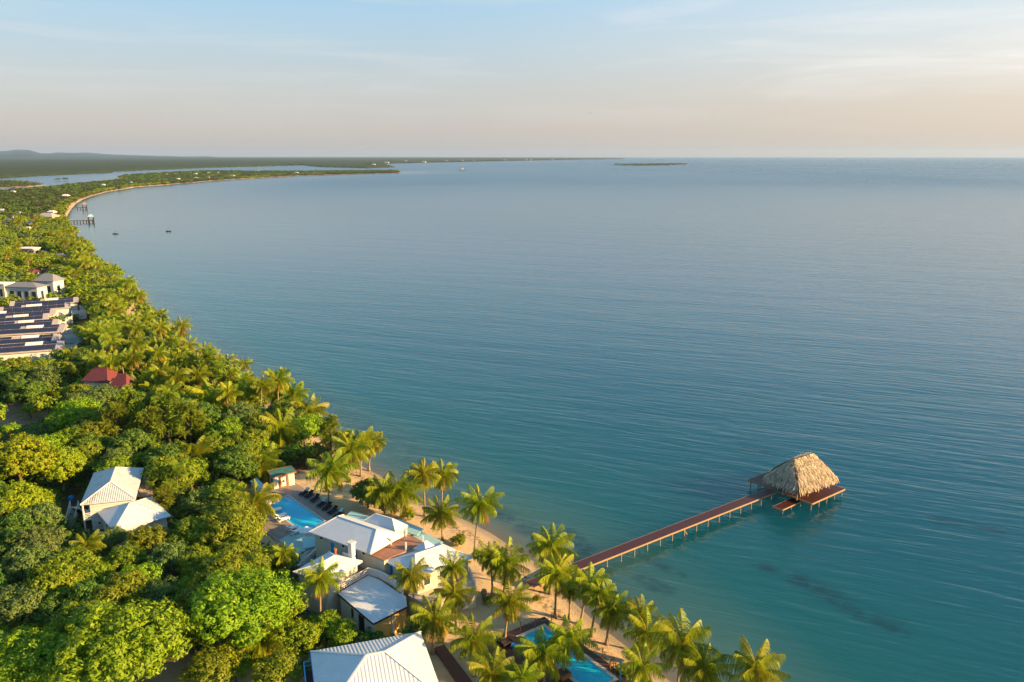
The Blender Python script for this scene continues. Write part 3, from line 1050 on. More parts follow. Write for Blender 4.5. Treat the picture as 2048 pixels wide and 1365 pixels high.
def palm(base, top, rpx, label, group=None, var=None, nuts=True):
    """base and crown centre in photo pixels; the crown stands at the base's distance"""
    b = at(base[0], base[1], 1.2)
    if base[1] > 1100 or True:
        gz_ = ground_z(b.x, b.y)
        b = at(base[0], base[1], gz_)
    zt = zat(b.y, top[1])
    w = b.y * CP - (zt - CAM_H) * SP
    tx = (top[0] - 1024) * w / FPX
    tp = Vector((tx, b.y + rt.uniform(-0.4, 0.4), zt))
    r = rpx / ppm(tp) * 1.22
    t = thing('coconut_palm', b, label, 'palm', group)
    far_ = b.y > 190
    L = tp - b
    n = 3 if far_ else 9
    path, rad = [], []
    rb = 0.17 if not far_ else 0.2
    for k in range(n + 1):
        q = k / n
        path.append(Vector((L.x * q ** 1.7, L.y * q ** 1.5, L.z * q - 0.15 * (k == 0))))
        rad.append(rb * (1.9 - 1.1 * min(1, q * 6)) if q < 0.167 else rb * (0.85 - 0.25 * q))
    mb = MB()
    mb.tube(path, rad, 5 if far_ else 8)
    o = mb.build('trunk', M['palm_bark'], smooth=True, fix=False)
    o.parent = t
    lib = PALM_FAR if far_ else PALM
    child('crown', lib[var % len(lib)] if var is not None else rt.choice(lib), t, (r, r, r), tuple(L), rt.uniform(0, 6.28), rt.uniform(-0.1, 0.1))
    if nuts and not far_:
        child('coconut_cluster', NUT, t, r * 0.9, tuple(L), rt.uniform(0, 6.28))
    TREES.append((tp.x, tp.y, r * 0.45))
    return t

# ================================================================== building helpers
def corner4(A, B, C, z):
    a, b, c = at(*A, z), at(*B, z), at(*C, z)
    return [a, b, c, a + c - b]


def uvface(mb, pts, e0, e1):
    e0, e1 = Vector(e0), Vector(e1)
    u = (e1 - e0); u.z = 0; u.normalize()
    n = u.cross(Vector((0, 0, 1)))
    mb.poly(pts, [((Vector(p) - e0).dot(u), (Vector(p) - e0).dot(n)) for p in pts])


def lerp(a, b, t):
    return Vector(a) + (Vector(b) - Vector(a)) * t


def hip_roof(mb, q, t1, t2, zr, thick=0.14):
    """q = eave corners A,B,C,D; ridge runs on the axis from mid AB (t=0) to mid CD (t=1), between t1 and t2"""
    A, B, C, D = q
    m1, m2 = lerp(A, B, .5), lerp(C, D, .5)
    r1, r2 = lerp(m1, m2, t1), lerp(m1, m2, t2)
    r1.z = r2.z = zr
    uvface(mb, [A, B, r1], A, B)
    uvface(mb, [B, C, r2, r1], B, C)
    uvface(mb, [C, D, r2], C, D)
    uvface(mb, [D, A, r1, r2], D, A)
    dn = Vector((0, 0, thick))
    for p, r in ((A, B), (B, C), (C, D), (D, A)):
        mb.poly([p - dn, r - dn, r, p])
    mb.poly([D - dn, C - dn, B - dn, A - dn])
    return r1, r2


def ridge_caps(q, r1, r2, w=0.16):
    mb = MB()
    A, B, C, D = q
    lift = Vector((0, 0, 0.03))
    for a, b in ((A, r1), (B, r1), (C, r2), (D, r2), (r1, r2)):
        if (Vector(a) - Vector(b)).length > 0.15:
            mb.bar(Vector(a) + lift, Vector(b) + lift, w, 0.07)
    return mb


def inset(q, d):
    c = (q[0] + q[1] + q[2] + q[3]) / 4
    out = []
    for i, p in enumerate(q):
        e1 = (q[(i + 1) % 4] - p); e1.z = 0; e1.normalize()
        e2 = (q[i - 1] - p); e2.z = 0; e2.normalize()
        out.append(p + (e1 + e2) * d)
    return out


def walls(mb, q, z0, z1):
    mb.prism([(p.x, p.y) for p in q], z0, z1)


def panel(a, b, t0, t1, z0, z1, depth=0.06, out=0.02):
    """flat panel standing on wall a->b (outside is to the right of a->b when walls run counter-clockwise)"""
    a, b = Vector((a[0], a[1], 0)), Vector((b[0], b[1], 0))
    d = (b - a); L = d.length; d.normalize()
    n = Vector((d.y, -d.x, 0))
    mb = MB()
    p, q = a + d * (t0 * L), a + d * (t1 * L)
    mb.prism([(p - n * depth).xy, (q - n * depth).xy, (q + n * out).xy, (p + n * out).xy], z0, z1)
    return mb


def framed(a, b, t0, t1, z0, z1, root, name='window', mat='glass', frame='trim', fw=0.09):
    """window or door with its frame as a sub-part"""
    o = panel(a, b, t0, t1, z0, z1, out=0.03).build(name, M[mat], root)
    L = (Vector(b).xy - Vector(a).xy).length
    f = fw / L
    mb = MB()
    for (s0, s1, y0, y1) in ((t0 - f, t0, z0 - fw, z1 + fw), (t1, t1 + f, z0 - fw, z1 + fw), (t0, t1, z1, z1 + fw), (t0, t1, z0 - fw, z0)):
        k = panel(a, b, s0, s1, y0, y1, out=0.06)
        i = len(mb.v)
        mb.v += k.v; mb.f += [tuple(j + i for j in fc) for fc in k.f]; mb.uv += k.uv
    fr = mb.build('frame', M[frame], o)
    fr.matrix_parent_inverse = Matrix()
    return o


def railing(path, z, h=1.0, rails=3, post=1.6, w=0.07):
    mb = MB()
    path = [Vector((p[0], p[1], z if len(p) < 3 else p[2])) for p in path]
    for a, b in zip(path[:-1], path[1:]):
        L = (b - a).length
        n = max(1, round(L / post))
        for k in range(n + 1):
            p = lerp(a, b, k / n)
            mb.box((p.x, p.y, p.z), (w, w, h))
        for r in range(rails):
            zz = Vector((0, 0, h * (r + 1) / rails - 0.04))
            mb.bar(a + zz, b + zz, w, w * 0.9)
    return mb


def sub(o, part, root):
    """re-hang mesh o (built in world space) as a sub-part of part"""
    o.parent = part
    o.matrix_parent_inverse = Matrix()
    return o


def cen(q, z=0.0):
    c = sum((Vector((p[0], p[1], 0)) for p in q), Vector()) / len(q)
    return Vector((c.x, c.y, z))


GZ = 1.3      # resort ground
FOOT = []     # footprints kept free of the forest filler: (x, y, radius)


def foot(q, extra=0.5):
    c = cen(q)
    FOOT.append((c.x, c.y, max((Vector((p[0], p[1], 0)) - c).length for p in q) + extra, [(p[0], p[1]) for p in q]))


# ------------------------------------------------------------------ pier, platform and thatched hut
a0, a1 = at(1060, 1169, 1.4), at(1543, 981, 1.4)
dv = (a1 - a0).normalized(); nv = Vector((-dv.y, dv.x, 0))
t = thing('pier', (a0.x, a0.y, 0), 'long narrow red-brown boardwalk pier running from the sandy beach out to the thatched hut', 'pier')
mb = MB()
L = (a1 - a0).length
hw = 0.86
q = [a0 - nv * hw, a1 - nv * hw, a1 + nv * hw, a0 + nv * hw]
mb.prism([(p.x, p.y) for p in q], 1.30, 1.40)
mb.build('deck', M['pier_deck'], t)
for s in (-1, 1):
    mb = MB()
    mb.bar(a0 + nv * s * (hw + 0.05) - Vector((0, 0, 0.12)), a1 + nv * s * (hw + 0.05) - Vector((0, 0, 0.12)), 0.09, 0.22)
    mb.build('edge_beam', M['fascia'], t)
npile = 18
for k in range(npile):
    p = a0 + dv * (5.0 + (L - 6.0) * k / (npile - 1))
    for s in (-1, 1):
        c = p + nv * s * 0.72
        mb = MB()
        mb.tube([(c.x, c.y, -1.5), (c.x + rt.uniform(-.04, .04), c.y, 1.3)], [0.10, 0.095], 7)
        mb.build('pile', M['pile'], t)
    if k % 2 == 0:
        mb = MB()
        mb.bar(p - nv * 0.8 + Vector((0, 0, -0.25)), p + nv * 0.8 + Vector((0, 0, -0.25)), 0.12, 0.16)
        mb.build('cross_beam', M['pile'], t)
mb = MB()
bk = a0 + dv * (L * 0.56)
mb.bar((bk.x - nv.x * 0.75, bk.y - nv.y * 0.75, 1.15), (bk.x - nv.x * 0.75 + dv.x * 0.9, bk.y - nv.y * 0.75 + dv.y * 0.9, 0.1), 0.09)
mb.build('brace', M['fascia'], t)

dq = corner4((1497, 959), (1624, 1007), (1690, 978), 1.36)
# make it a true rectangle
e = (dq[1] - dq[0]); eL = e.length; e.normalize(); en = Vector((-e.y, e.x, 0))
dW = (dq[2] - dq[1]).dot(en)
dq = [dq[0], dq[0] + e * eL, dq[0] + e * eL + en * dW, dq[0] + en * dW]
t = thing('platform', cen(dq), 'wide red-brown timber platform on piles carrying the thatched hut over the water', 'platform')
mb = MB(); mb.prism([(p.x, p.y) for p in dq], 1.24, 1.36); mb.build('deck', M['hut_deck'], t)
for i in range(4):
    mb = MB()
    p, r = dq[i], dq[(i + 1) % 4]
    o_ = (r - p).normalized().cross(Vector((0, 0, 1))) * 0.06
    mb.bar(p + o_ - Vector((0, 0, .14)), r + o_ - Vector((0, 0, .14)), 0.09, 0.26)
    mb.build('edge_beam', M['fascia'], t)
for i in range(7):
    for j in range(5):
        c = dq[0] + e * (0.3 + (eL - 0.6) * i / 6) + en * (0.3 + (dW - 0.6) * j / 4)
        if i in (0, 6) or j in (0, 4) or (i + j) % 2 == 0:
            mb = MB(); mb.tube([(c.x, c.y, -1.5), (c.x, c.y, 1.24)], [0.11, 0.10], 7); mb.build('pile', M['pile'], t)

lq = corner4((1546, 1013.5), (1565, 1019.5), (1604, 1002), 0.78)
t = thing('boat_landing', cen(lq), 'small low red-brown landing stage stepped down beside the thatched hut platform', 'landing stage')
mb = MB(); mb.prism([(p.x, p.y) for p in lq], 0.68, 0.78); mb.build('deck', M['hut_deck'], t)
for i in range(4):
    mb = MB()
    p, r = lq[i], lq[(i + 1) % 4]
    o_ = (r - p).normalized().cross(Vector((0, 0, 1))) * 0.05
    mb.bar(p + o_ - Vector((0, 0, .1)), r + o_ - Vector((0, 0, .1)), 0.08, 0.2); mb.build('edge_beam', M['fascia'], t)
for i in range(3):
    for j in (0.08, 0.92):
        c = lerp(lerp(lq[1], lq[2], 0.06 + i * 0.44), lerp(lq[0], lq[3], 0.06 + i * 0.44), j)
        mb = MB(); mb.tube([(c.x, c.y, -1.5), (c.x, c.y, .68)], [0.09, 0.08], 7); mb.build('pile', M['pile'], t)

# thatched hut
m, nd, lk, out = new_mat('dry_palm_thatch')
p_ = nd.new('ShaderNodeBsdfPrincipled'); p_.inputs['Roughness'].default_value = 0.9; p_.inputs['Specular IOR Level'].default_value = 0.1
lk.new(p_.outputs[0], out.inputs[0])
av = nd.new('ShaderNodeAttribute'); av.attribute_name = 'var'
lk.new(ramp(nd, lk, av.outputs['Fac'], [(0.0, (0.14, 0.115, 0.085)), (0.4, (0.36, 0.285, 0.20)), (0.7, (0.50, 0.41, 0.29)), (1.0, (0.66, 0.56, 0.42))]), p_.inputs['Base Color'])
M['thatch'] = m
pq = corner4((1531, 957), (1597, 984), (1675, 958), 3.25)
e1 = (pq[1] - pq[0]); w1 = 6.9; e1.normalize()
e2 = Vector((-e1.y, e1.x, 0)); w2 = (pq[2] - pq[1]).dot(e2)
pq = [pq[1] - e1 * w1, pq[1], pq[1] + e2 * w2, pq[1] - e1 * w1 + e2 * w2]
HUT = thing('thatched_hut', cen(pq, 1.36), 'steep palm-thatched hut standing on the timber platform at the end of the pier', 'hut')
mb = MB()
r1, r2 = hip_roof(mb, pq, 0.29, 0.78, 6.95, 0.25)
inner = mb.build('roof_core', M['thatch'], HUT)
rng = np.random.default_rng(77)
tv, tvar = [], []
for (P, Q, Ra, Rb) in ((pq[0], pq[1], r1, r1), (pq[1], pq[2], r1, r2), (pq[2], pq[3], r2, r2), (pq[3], pq[0], r2, r1)):
    P, Q, Ra, Rb = [np.array(x) for x in (P, Q, Ra, Rb)]
    n = np.cross(Q - P, Ra - P); n /= np.linalg.norm(n)
    if n[2] < 0: n = -n
    along = (Q - P) / np.linalg.norm(Q - P)
    dn = np.cross(n, along); dn = dn if dn[2] < 0 else -dn
    rows = 24
    for rI in range(rows):
        v_ = rI / rows
        a_, b_ = P + (Ra - P) * v_, Q + (Rb - Q) * v_
        wdt = np.linalg.norm(b_ - a_)
        cnt = int(wdt / 0.085) + 2
        for k in range(cnt):
            s_ = (k + rng.random()) / cnt
            c = a_ + (b_ - a_) * s_ + n * (0.05 + 0.22 * rng.random() + 0.48 * math.sin(math.pi * min(1, v_ + .12)) * math.sin(math.pi * min(1, max(0, s_))) ** .5)
            ln = 0.40 + 0.4 * rng.random() + (0.3 * rng.random() if rI == 0 else 0)
            wd = 0.045 + 0.05 * rng.random()
            dd = dn + along * rng.normal() * 0.30 + n * (rng.normal() * 0.16 + 0.02)
            if rI == 0: dd = dd + np.array([0, 0, -0.35])
            dd /= np.linalg.norm(dd)
            sdv = along * wd + n * rng.normal() * 0.02
            c0 = c - dd * 0.15
            tv += [c0 - sdv, c0 + sdv, c + dd * ln + sdv * 0.5, c + dd * ln - sdv * 0.5]
            tvar.append(np.clip(0.5 + rng.normal() * 0.24, 0, 1))
for k in range(150):
    c = np.array(r1) + (np.array(r2) - np.array(r1)) * rng.random() + np.array([0, 0, 0.10])
    d_ = np.array([rng.normal() * .5, rng.normal() * .5, 0.25]); s_ = np.array([-d_[1], d_[0], 0]); s_ = s_ / np.linalg.norm(s_) * 0.06
    tv += [c - s_, c + s_, c + d_ * 0.5 + s_ * .5, c + d_ * 0.5 - s_ * .5]; tvar.append(rng.random())
tv = np.array(tv) - np.array(HUT.location)
th = bpy.data.objects.new('thatch', fast_mesh('thatch', tv, quads_of(tv), M['thatch'], np.array(tvar)))
COL.objects.link(th); th.parent = HUT
hp = inset(pq, 0.75)
for i in range(4):
    for k in range(3 if i % 2 else 2):
        c = lerp(hp[i], hp[(i + 1) % 4], k / (3 if i % 2 else 2))
        mb = MB(); mb.tube([(c.x, c.y, 1.36), (c.x, c.y, 3.4)], [0.10, 0.09], 8); mb.build('post', M['pile'], HUT)

# ------------------------------------------------------------------ pool terrace with the long pool
def pool(q, deep, label, name='swimming_pool', water_z=GZ + 0.02, cop=0.45):
    t = thing(name, cen(q, GZ), label, 'pool')
    oq = inset(q, -cop)
    for i in range(4):
        mb = MB()
        j = (i + 1) % 4
        mb.hexa([Vector((p.x, p.y, GZ - 0.5)) for p in (oq[i], oq[j], q[j], q[i])], [Vector((p.x, p.y, GZ + 0.12)) for p in (oq[i], oq[j], q[j], q[i])])
        mb.build('coping', M['coping'], t)
    mb = MB()
    mb.prism([(p.x, p.y) for p in inset(q, 0.004)], GZ - 0.4, water_z)
    mb.build('water', deep, t)
    return t


def pool_mat(name, c1, c2):
    m, nd, lk, out = new_mat(name)
    p = nd.new('ShaderNodeBsdfPrincipled'); p.inputs['Roughness'].default_value = 0.04; p.inputs['IOR'].default_value = 1.33
    lk.new(p.outputs[0], out.inputs[0])
    g = nd.new('ShaderNodeNewGeometry')
    n = nd.new('ShaderNodeTexNoise'); n.inputs['Scale'].default_value = 0.35; n.inputs['Detail'].default_value = 3
    lk.new(g.outputs['Position'], n.inputs['Vector'])
    lk.new(ramp(nd, lk, n.outputs[0], [(0.35, c1), (0.65, c2)]), p.inputs['Base Color'])
    n2 = nd.new('ShaderNodeTexNoise'); n2.inputs['Scale'].default_value = 2.5; n2.inputs['Detail'].default_value = 2
    lk.new(g.outputs['Position'], n2.inputs['Vector'])
    b = nd.new('ShaderNodeBump'); b.inputs['Strength'].default_value = 0.25; b.inputs['Distance'].default_value = 0.04
    lk.new(n2.outputs[0], b.inputs['Height']); lk.new(b.outputs[0], p.inputs['Normal'])
    return m


M['pool_a'] = pool_mat('blue_pool_water', (0.004, 0.40, 0.66), (0.010, 0.48, 0.72))
M['pool_b'] = pool_mat('turquoise_pool_water', (0.006, 0.40, 0.60), (0.016, 0.48, 0.62))
pa = corner4((648, 1043), (575.4, 993), (536.6, 1013.8), GZ)
pool(pa, M['pool_a'], 'long bright blue swimming pool in the grey boarded terrace beside the row of dark loungers', cop=0.28)
foot(pa, 2)
ex = (pa[0] - pa[1]).normalized(); ey = (pa[2] - pa[1]).normalized()      # along the pool towards us; away from the sea
dkq = [pa[1] - ey * 3.6 - ex * 4.6, pa[0] - ey * 3.6 + ex * 1.5, pa[0] - ey * 0.285 + ex * 1.5, pa[1] - ey * 0.285 - ex * 4.6]
mb = MB()
dz = GZ + 0.10
wq = (pa[2] - pa[1]).length
plx = lambda i, j: (pa[1] + ex * i + ey * j).xy
LP = (pa[0] - pa[1]).length
for (i0, i1, j0, j1) in ((-4.6, LP + 1.5, -3.6, -0.285), (-4.6, -0.285, -0.285, wq + 4.5), (-0.285, LP * 0.86, wq + 0.285, wq + 4.5)):
    mb.prism([plx(i0, j0), plx(i1, j0), plx(i1, j1), plx(i0, j1)], GZ - 0.3, dz)
deckA = mb.build('pool_terrace', M['pool_deck'])
tag(deckA, 'grey boarded terrace surrounding the long blue pool', 'terrace')
mb = MB()
mb.prism([plx(LP * 0.86, wq + 0.3), plx(LP + 4.0, wq + 0.3), plx(LP + 4.0, wq + 4.2), plx(LP * 0.86, wq + 4.2)], GZ - 0.2, dz + 0.03)
tanq = mb.build('tanning_terrace', M['teal_roof'])
tag(tanq, 'pale teal painted terrace slab at the near end of the long pool', 'terrace')


def lounger(loc, ang, label, group, frame='dark_wood', cush='mat', towel=None):
    t = thing('sun_lounger', loc, label, 'sun lounger', group)
    t.rotation_euler.z = ang
    mb = MB()
    for y in (-0.33, 0.33):
        mb.bar((-0.95, y, 0.30), (0.95, y, 0.30), 0.07, 0.09)
    for k in range(7):
        x = -0.85 + k * 0.28
        mb.bar((x, -0.33, 0.31), (x, 0.33, 0.31), 0.08, 0.03)
    o = mb.build('frame', M[frame]); o.parent = t
    for x in (-0.8, 0.75):
        for y in (-0.32, 0.32):
            mb = MB(); mb.box((x, y, 0), (0.07, 0.07, 0.28)); o = mb.build('leg', M[frame]); o.parent = t
    mb = MB(); mb.box((-0.35, 0, 0.335), (1.25, 0.62, 0.10)); o = mb.build('cushion', M[cush]); o.parent = t
    mb = MB()
    mb.hexa([(0.28, -0.31, 0.34), (0.28, 0.31, 0.34), (0.90, 0.31, 0.80), (0.90, -0.31, 0.80)], [(0.22, -0.31, 0.43), (0.22, 0.31, 0.43), (0.84, 0.31, 0.89), (0.84, -0.31, 0.89)])
    o = mb.build('backrest', M[cush]); o.parent = t
    if towel:
        tw = MB()
        c, s = math.cos(ang), math.sin(ang)
        T = lambda x, y, z: (loc[0] + x * c - y * s, loc[1] + x * s + y * c, loc[2] + z)
        tw.hexa([T(0.40, -0.28, 0.575), T(0.40, 0.28, 0.575), T(0.86, 0.28, 0.925), T(0.86, -0.28, 0.925)], [T(0.37, -0.28, 0.615), T(0.37, 0.28, 0.615), T(0.83, 0.28, 0.97), T(0.83, -0.28, 0.97)])
        tw.hexa([T(0.86, -0.28, 0.955), T(0.86, 0.28, 0.955), T(0.98, 0.26, 0.52), T(0.98, -0.26, 0.52)], [T(0.89, -0.28, 0.97), T(0.89, 0.28, 0.97), T(1.02, 0.26, 0.52), T(1.02, -0.26, 0.52)])
        tag(tw.build('beach_towel', M['towel']), towel, 'towel', 'towels over the pool loungers')
    return t


lgs = [(609, 989.5), (619, 994), (630.5, 1001.5), (643.5, 1012), (655, 1018), (666, 1026), (678, 1033)]
where = ['first of the dark row, nearest the small white pool house', 'second of the dark row counted from the pool house', 'just left of the one under the bright turquoise towel',
         'under the bright turquoise towel in mid row', 'just right of the one under the bright turquoise towel',
         'second last of the dark row, near the white roof', 'last of the dark row, half hidden at the white roof']
angL = math.atan2(-ey.y, -ey.x)
for i, (x, y) in enumerate(lgs):
    p = at(x, y, dz)
    lounger((p.x, p.y, dz), angL + rt.uniform(-.08, .08), 'dark lounger ' + where[i], 'dark loungers beside the long pool',
            towel={0: 'pale blue towel over the backrest of the lounger nearest the pool house', 3: 'bright turquoise towel hung over the middle dark lounger', 6: 'pale turquoise towel on the lounger at the white roof edge'}.get(i))
for (x, y, lb) in ((551, 1024, 'white padded lounger at the far corner of the boards left of the pool'), (560, 1035, 'white padded lounger in the middle of the boards left of the pool'),
                   (567, 1042, 'white padded lounger nearest the teal terrace on the boards left of the pool')):
    p = at(x, y, dz)
    lounger((p.x, p.y, dz), angL + 2.9 + rt.uniform(-.1, .1), lb, 'white loungers left of the pool', 'trim', 'white_cloth')
for (x, y, lb) in ((584, 1060, 'white lounger on the pale teal terrace, the one nearer the pool'), (592, 1067, 'white lounger on the pale teal terrace, the one nearer the forest')):
    p = at(x, y, dz + 0.04)
    lounger((p.x, p.y, dz + 0.04), angL + 2.9, lb, 'white loungers on the teal terrace', 'trim', 'white_cloth')


def parasol(loc, r, h, label, group, mat='white_cloth'):
    t = thing('parasol', loc, label, 'parasol', group)
    mb = MB(); mb.tube([(0, 0, 0), (0, 0, h + 0.2)], [0.035, 0.03], 8); o = mb.build('pole', M['trim']); o.parent = t
    mb = MB(); mb.tube([(0, 0, 0), (0, 0, 0.10)], [0.32, 0.28], 12); o = mb.build('base', M['concrete']); o.parent = t
    mb = MB()
    n = 8
    ring = lambda rr, z: [Vector((math.cos(2 * math.pi * k / n) * rr, math.sin(2 * math.pi * k / n) * rr, z)) for k in range(n)]
    R1, R2, R3 = ring(r, h - 0.45), ring(r * 0.5, h - 0.12), ring(r, h - 0.62)
    for k in range(n):
        j = (k + 1) % n
        mb.poly([R1[k], R1[j], R2[j], R2[k]]); mb.poly([R2[k], R2[j], Vector((0, 0, h + 0.08))])
        mb.poly([R3[k], R3[j], R1[j], R1[k]])
    o = mb.build('canopy', M[mat], fix=False); o.parent = t
    mb = MB()
    for k in range(n):
        mb.bar(R1[k] - Vector((0, 0, .03)), Vector((0, 0, h)), 0.03)
    o = mb.build('ribs', M['trim']); o.parent = t
    return t


for (x, y, r, lb) in ((612, 1060, 1.05, 'white octagonal parasol at the near end of the pool, the left one of two'), (644, 1049.5, 0.95, 'white octagonal parasol half hidden by the white main roof')):
    p = at(x, y - 2, GZ + 2.2)
    p = at(x, y, GZ + 2.0)
    parasol((p.x, p.y, GZ + 0.1), r, 2.3, lb, 'white parasols at the pool end')

# ------------------------------------------------------------------ small pool house
ph_a, ph_b, ph_c = at(538, 979, GZ), at(548.5, 980, GZ), at(590, 970.5, GZ)
w_ = (ph_c - ph_b); Lh = w_.length; w_.normalize(); n_ = Vector((-w_.y, w_.x, 0))
hq = [ph_b, ph_b + w_ * Lh, ph_b + w_ * Lh + n_ * 1.9, ph_b + n_ * 1.9]
foot(hq, 1)
t = thing('pool_house', cen(hq, GZ), 'small white pool house with a dark green mono-pitch roof beside the pool', 'pool house')
mb = MB(); walls(mb, hq, GZ, GZ + 2.25); mb.build('wall', M['white_wall'], t)
mb = MB()
rq = inset(hq, -0.28)
mb.hexa([Vector((p.x, p.y, GZ + (2.26 if i < 2 else 2.5))) for i, p in enumerate(rq)], [Vector((p.x, p.y, GZ + (2.42 if i < 2 else 2.66))) for i, p in enumerate(rq)])
mb.build('roof', M['green_roof'], t)
mb = MB()
for i in range(4):
    a, b = rq[i], rq[(i + 1) % 4]
    za, zb = (GZ + (2.35 if i < 2 else 2.59)), (GZ + (2.35 if (i + 1) % 4 < 2 else 2.59))
    o_ = (b - a).normalized().cross(Vector((0, 0, 1))) * 0.03
    mb.bar(Vector((a.x, a.y, za)) + o_, Vector((b.x, b.y, zb)) + o_, 0.05, 0.2)
mb.build('fascia', M['orange_wood'], t)
dr = panel(hq[0], hq[1], 0.34, 0.62, GZ + 0.25, GZ + 1.95, out=0.03).build('mirror_panel', M['white_wall'], t)
mb = MB()
for (s0, s1, y0, y1) in ((0.27, 0.34, GZ, GZ + 2.1), (0.62, 0.70, GZ, GZ + 2.1), (0.34, 0.62, GZ + 1.95, GZ + 2.1), (0.34, 0.62, GZ + 0.05, GZ + 0.25)):
    k = panel(hq[0], hq[1], s0, s1, y0, y1, out=0.16); i = len(mb.v)
    mb.v += k.v; mb.f += [tuple(j + i for j in f) for f in k.f]; mb.uv += k.uv
sub(mb.build('frame', M['orange_wood'], t), dr, t)
mb = MB(); c = lerp(hq[0], hq[1], 0.47) - n_ * 0.12
mb.tube([(c.x, c.y, GZ + 1.2), (c.x - n_.x * .05, c.y - n_.y * .05, GZ + 1.2)], [0.16, 0.16], 10)
sub(mb.build('ornament', M['dark_wood'], t), dr, t)
panel(hq[3], hq[0], 0.30, 0.72, GZ + 0.05, GZ + 1.95, out=0.03).build('door', M['blue_door'], t)

# dark timber fence behind the pool house
fa, fb = at(575, 946, GZ), at(642, 930, GZ)
t = thing('timber_fence', (fa.x, fa.y, GZ), 'dark horizontal-rail timber fence behind the pool house', 'fence')
railing([(fa.x, fa.y), (fb.x, fb.y)], GZ, 1.6, 5, 2.0, 0.08).build('rails', M['dark_wood'], t)
# pale teal roof of the pump shed peeking out left of the pool house
sq_ = corner4((500, 962), (513, 955), (544, 987), GZ + 2.2)
t = thing('garden_shed', cen(sq_, GZ), 'low shed with a pale teal roof left of the pool house, half under the trees', 'shed')
mb = MB(); uvface(mb, sq_, sq_[1], sq_[2]); mb.hexa([p - Vector((0, 0, .12)) for p in sq_], [p - Vector((0, 0, .006)) for p in sq_]); mb.build('roof', M['teal_roof'], t, fix=False)
mb = MB(); walls(mb, inset(sq_, 0.2), GZ, GZ + 2.07); mb.build('wall', M['white_wall'], t)
foot(sq_, 0)

# ------------------------------------------------------------------ main lodge
E1 = 7.0
LODGE = thing('main_lodge', at(700, 1110, GZ), 'large white-roofed beach lodge with hipped metal roofs, blue doors and a brick-red roof deck', 'lodge')
mq = corner4((618, 1064), (741, 1108), (808, 1070), E1)
mq = [mq[1], mq[2], mq[3], mq[0]]          # A,B = right-hand end; C,D = left-hand end
foot(mq, 0.5)
mb = MB(); r1, r2 = hip_roof(mb, mq, 0.16, 0.80, 8.55); rf = mb.build('roof', M['roof_fine'], LODGE, fix=False)
sub(ridge_caps(mq, r1, r2).build('ridge_cap', M['trim'], LODGE), rf, LODGE)
wq_ = inset(mq, 0.5)
mb = MB(); walls(mb, wq_, GZ, E1 - 0.141); mb.build('wall', M['cream_wall'], LODGE)
# blue doors on the long side facing us (side D->A)
fl = 4.35
for tt in (0.29, 0.70):
    framed(wq_[3], wq_[0], tt, tt + 0.075, fl, fl + 2.0, LODGE, 'door', 'blue_trim' if tt < .5 else 'blue_door', fw=0.10)
for tt in (0.10, 0.50, 0.86):
    framed(wq_[3], wq_[0], tt, tt + 0.05, fl + 1.85, fl + 2.2, LODGE, 'window', 'glass')
# chimney stack
cp_ = at(704, 1112.5, 6.4)
cp_.z = fl
ctop = zat(cp_.y, 1084) - 0.2
mb = MB()
ca = math.atan2((mq[3] - mq[0]).y, (mq[3] - mq[0]).x)
mb.box((cp_.x, cp_.y, fl - 0.2), (0.62, 0.62, ctop - fl + 0.2), ca)
ch = mb.build('chimney', M['white_wall'], LODGE)
mb = MB(); mb.box((cp_.x, cp_.y, ctop), (0.85, 0.85, 0.22), ca); sub(mb.build('chimney_cap', M['white_wall'], LODGE), ch, LODGE)
pv = at(692, 1110.5, 6.4)
mb = MB(); mb.box((pv.x, pv.y, fl - 0.2), (1.0, 0.18, 2.5), ca); mb.build('service_screen', M['white_wall'], LODGE)
# rear hip over the sea-side porch
bq = corner4((720, 1045), (792, 1067), (816, 1052), 6.55)
bq = [bq[1], bq[2], bq[3], bq[0]]
mb = MB(); r1, r2 = hip_roof(mb, bq, 0.25, 0.72, 7.7); rf = mb.build('porch_roof', M['roof_fine'], LODGE, fix=False)
sub(ridge_caps(bq, r1, r2).build('ridge_cap', M['trim'], LODGE), rf, LODGE)
mb = MB(); walls(mb, inset(bq, 0.45), GZ, 6.4); mb.build('porch_wall', M['cream_wall'], LODGE)
pp = inset(bq, 0.15)[0]
for p in (inset(bq, 0.15)[0], inset(bq, 0.15)[1]):
    mb = MB(); mb.box((p.x, p.y, GZ), (0.16, 0.16, 5.09)); mb.build('post', M['trim'], LODGE)
# lean-to teal roofs
def slab_roof(pts, zs, mat, root, name='lean_to_roof', th=0.12):
    mb = MB()
    q = [at(x, y, z) for (x, y), z in zip(pts, zs)]
    uvface(mb, q, q[0], q[1])
    mb.hexa([p - Vector((0, 0, th)) for p in q], [p - Vector((0, 0, 0.006)) for p in q])
    o = mb.build(name, M[mat], root, fix=False)
    return q, o
slab_roof([(688, 1036), (745, 1052), (762, 1040), (702, 1022)], (5.6, 5.6, 5.0, 5.0), 'teal_roof', LODGE)
q_, _ = slab_roof([(806, 1063), (834, 1071), (847, 1058), (795, 1037)], (5.4, 5.4, 4.9, 4.9), 'teal_roof', LODGE)
q2_, _ = slab_roof([(820, 1070), (859, 1090), (886, 1084), (838, 1060.5)], (5.0, 5.0, 4.7, 4.7), 'teal_roof', LODGE)
mb = MB(); walls(mb, inset(q2_, 0.35), GZ, 4.62); mb.build('sea_porch_wall', M['cream_wall'], LODGE)
foot(q2_, 0); foot(q_, 0)
q3_, _ = slab_roof([(606, 1098), (668, 1086), (652, 1066), (604, 1077)], (4.3, 4.3, 4.6, 4.6), 'teal_roof', LODGE)
mb = MB(); walls(mb, inset(q3_, 0.3), GZ, 4.15); mb.build('side_wall', M['white_wall'], LODGE)
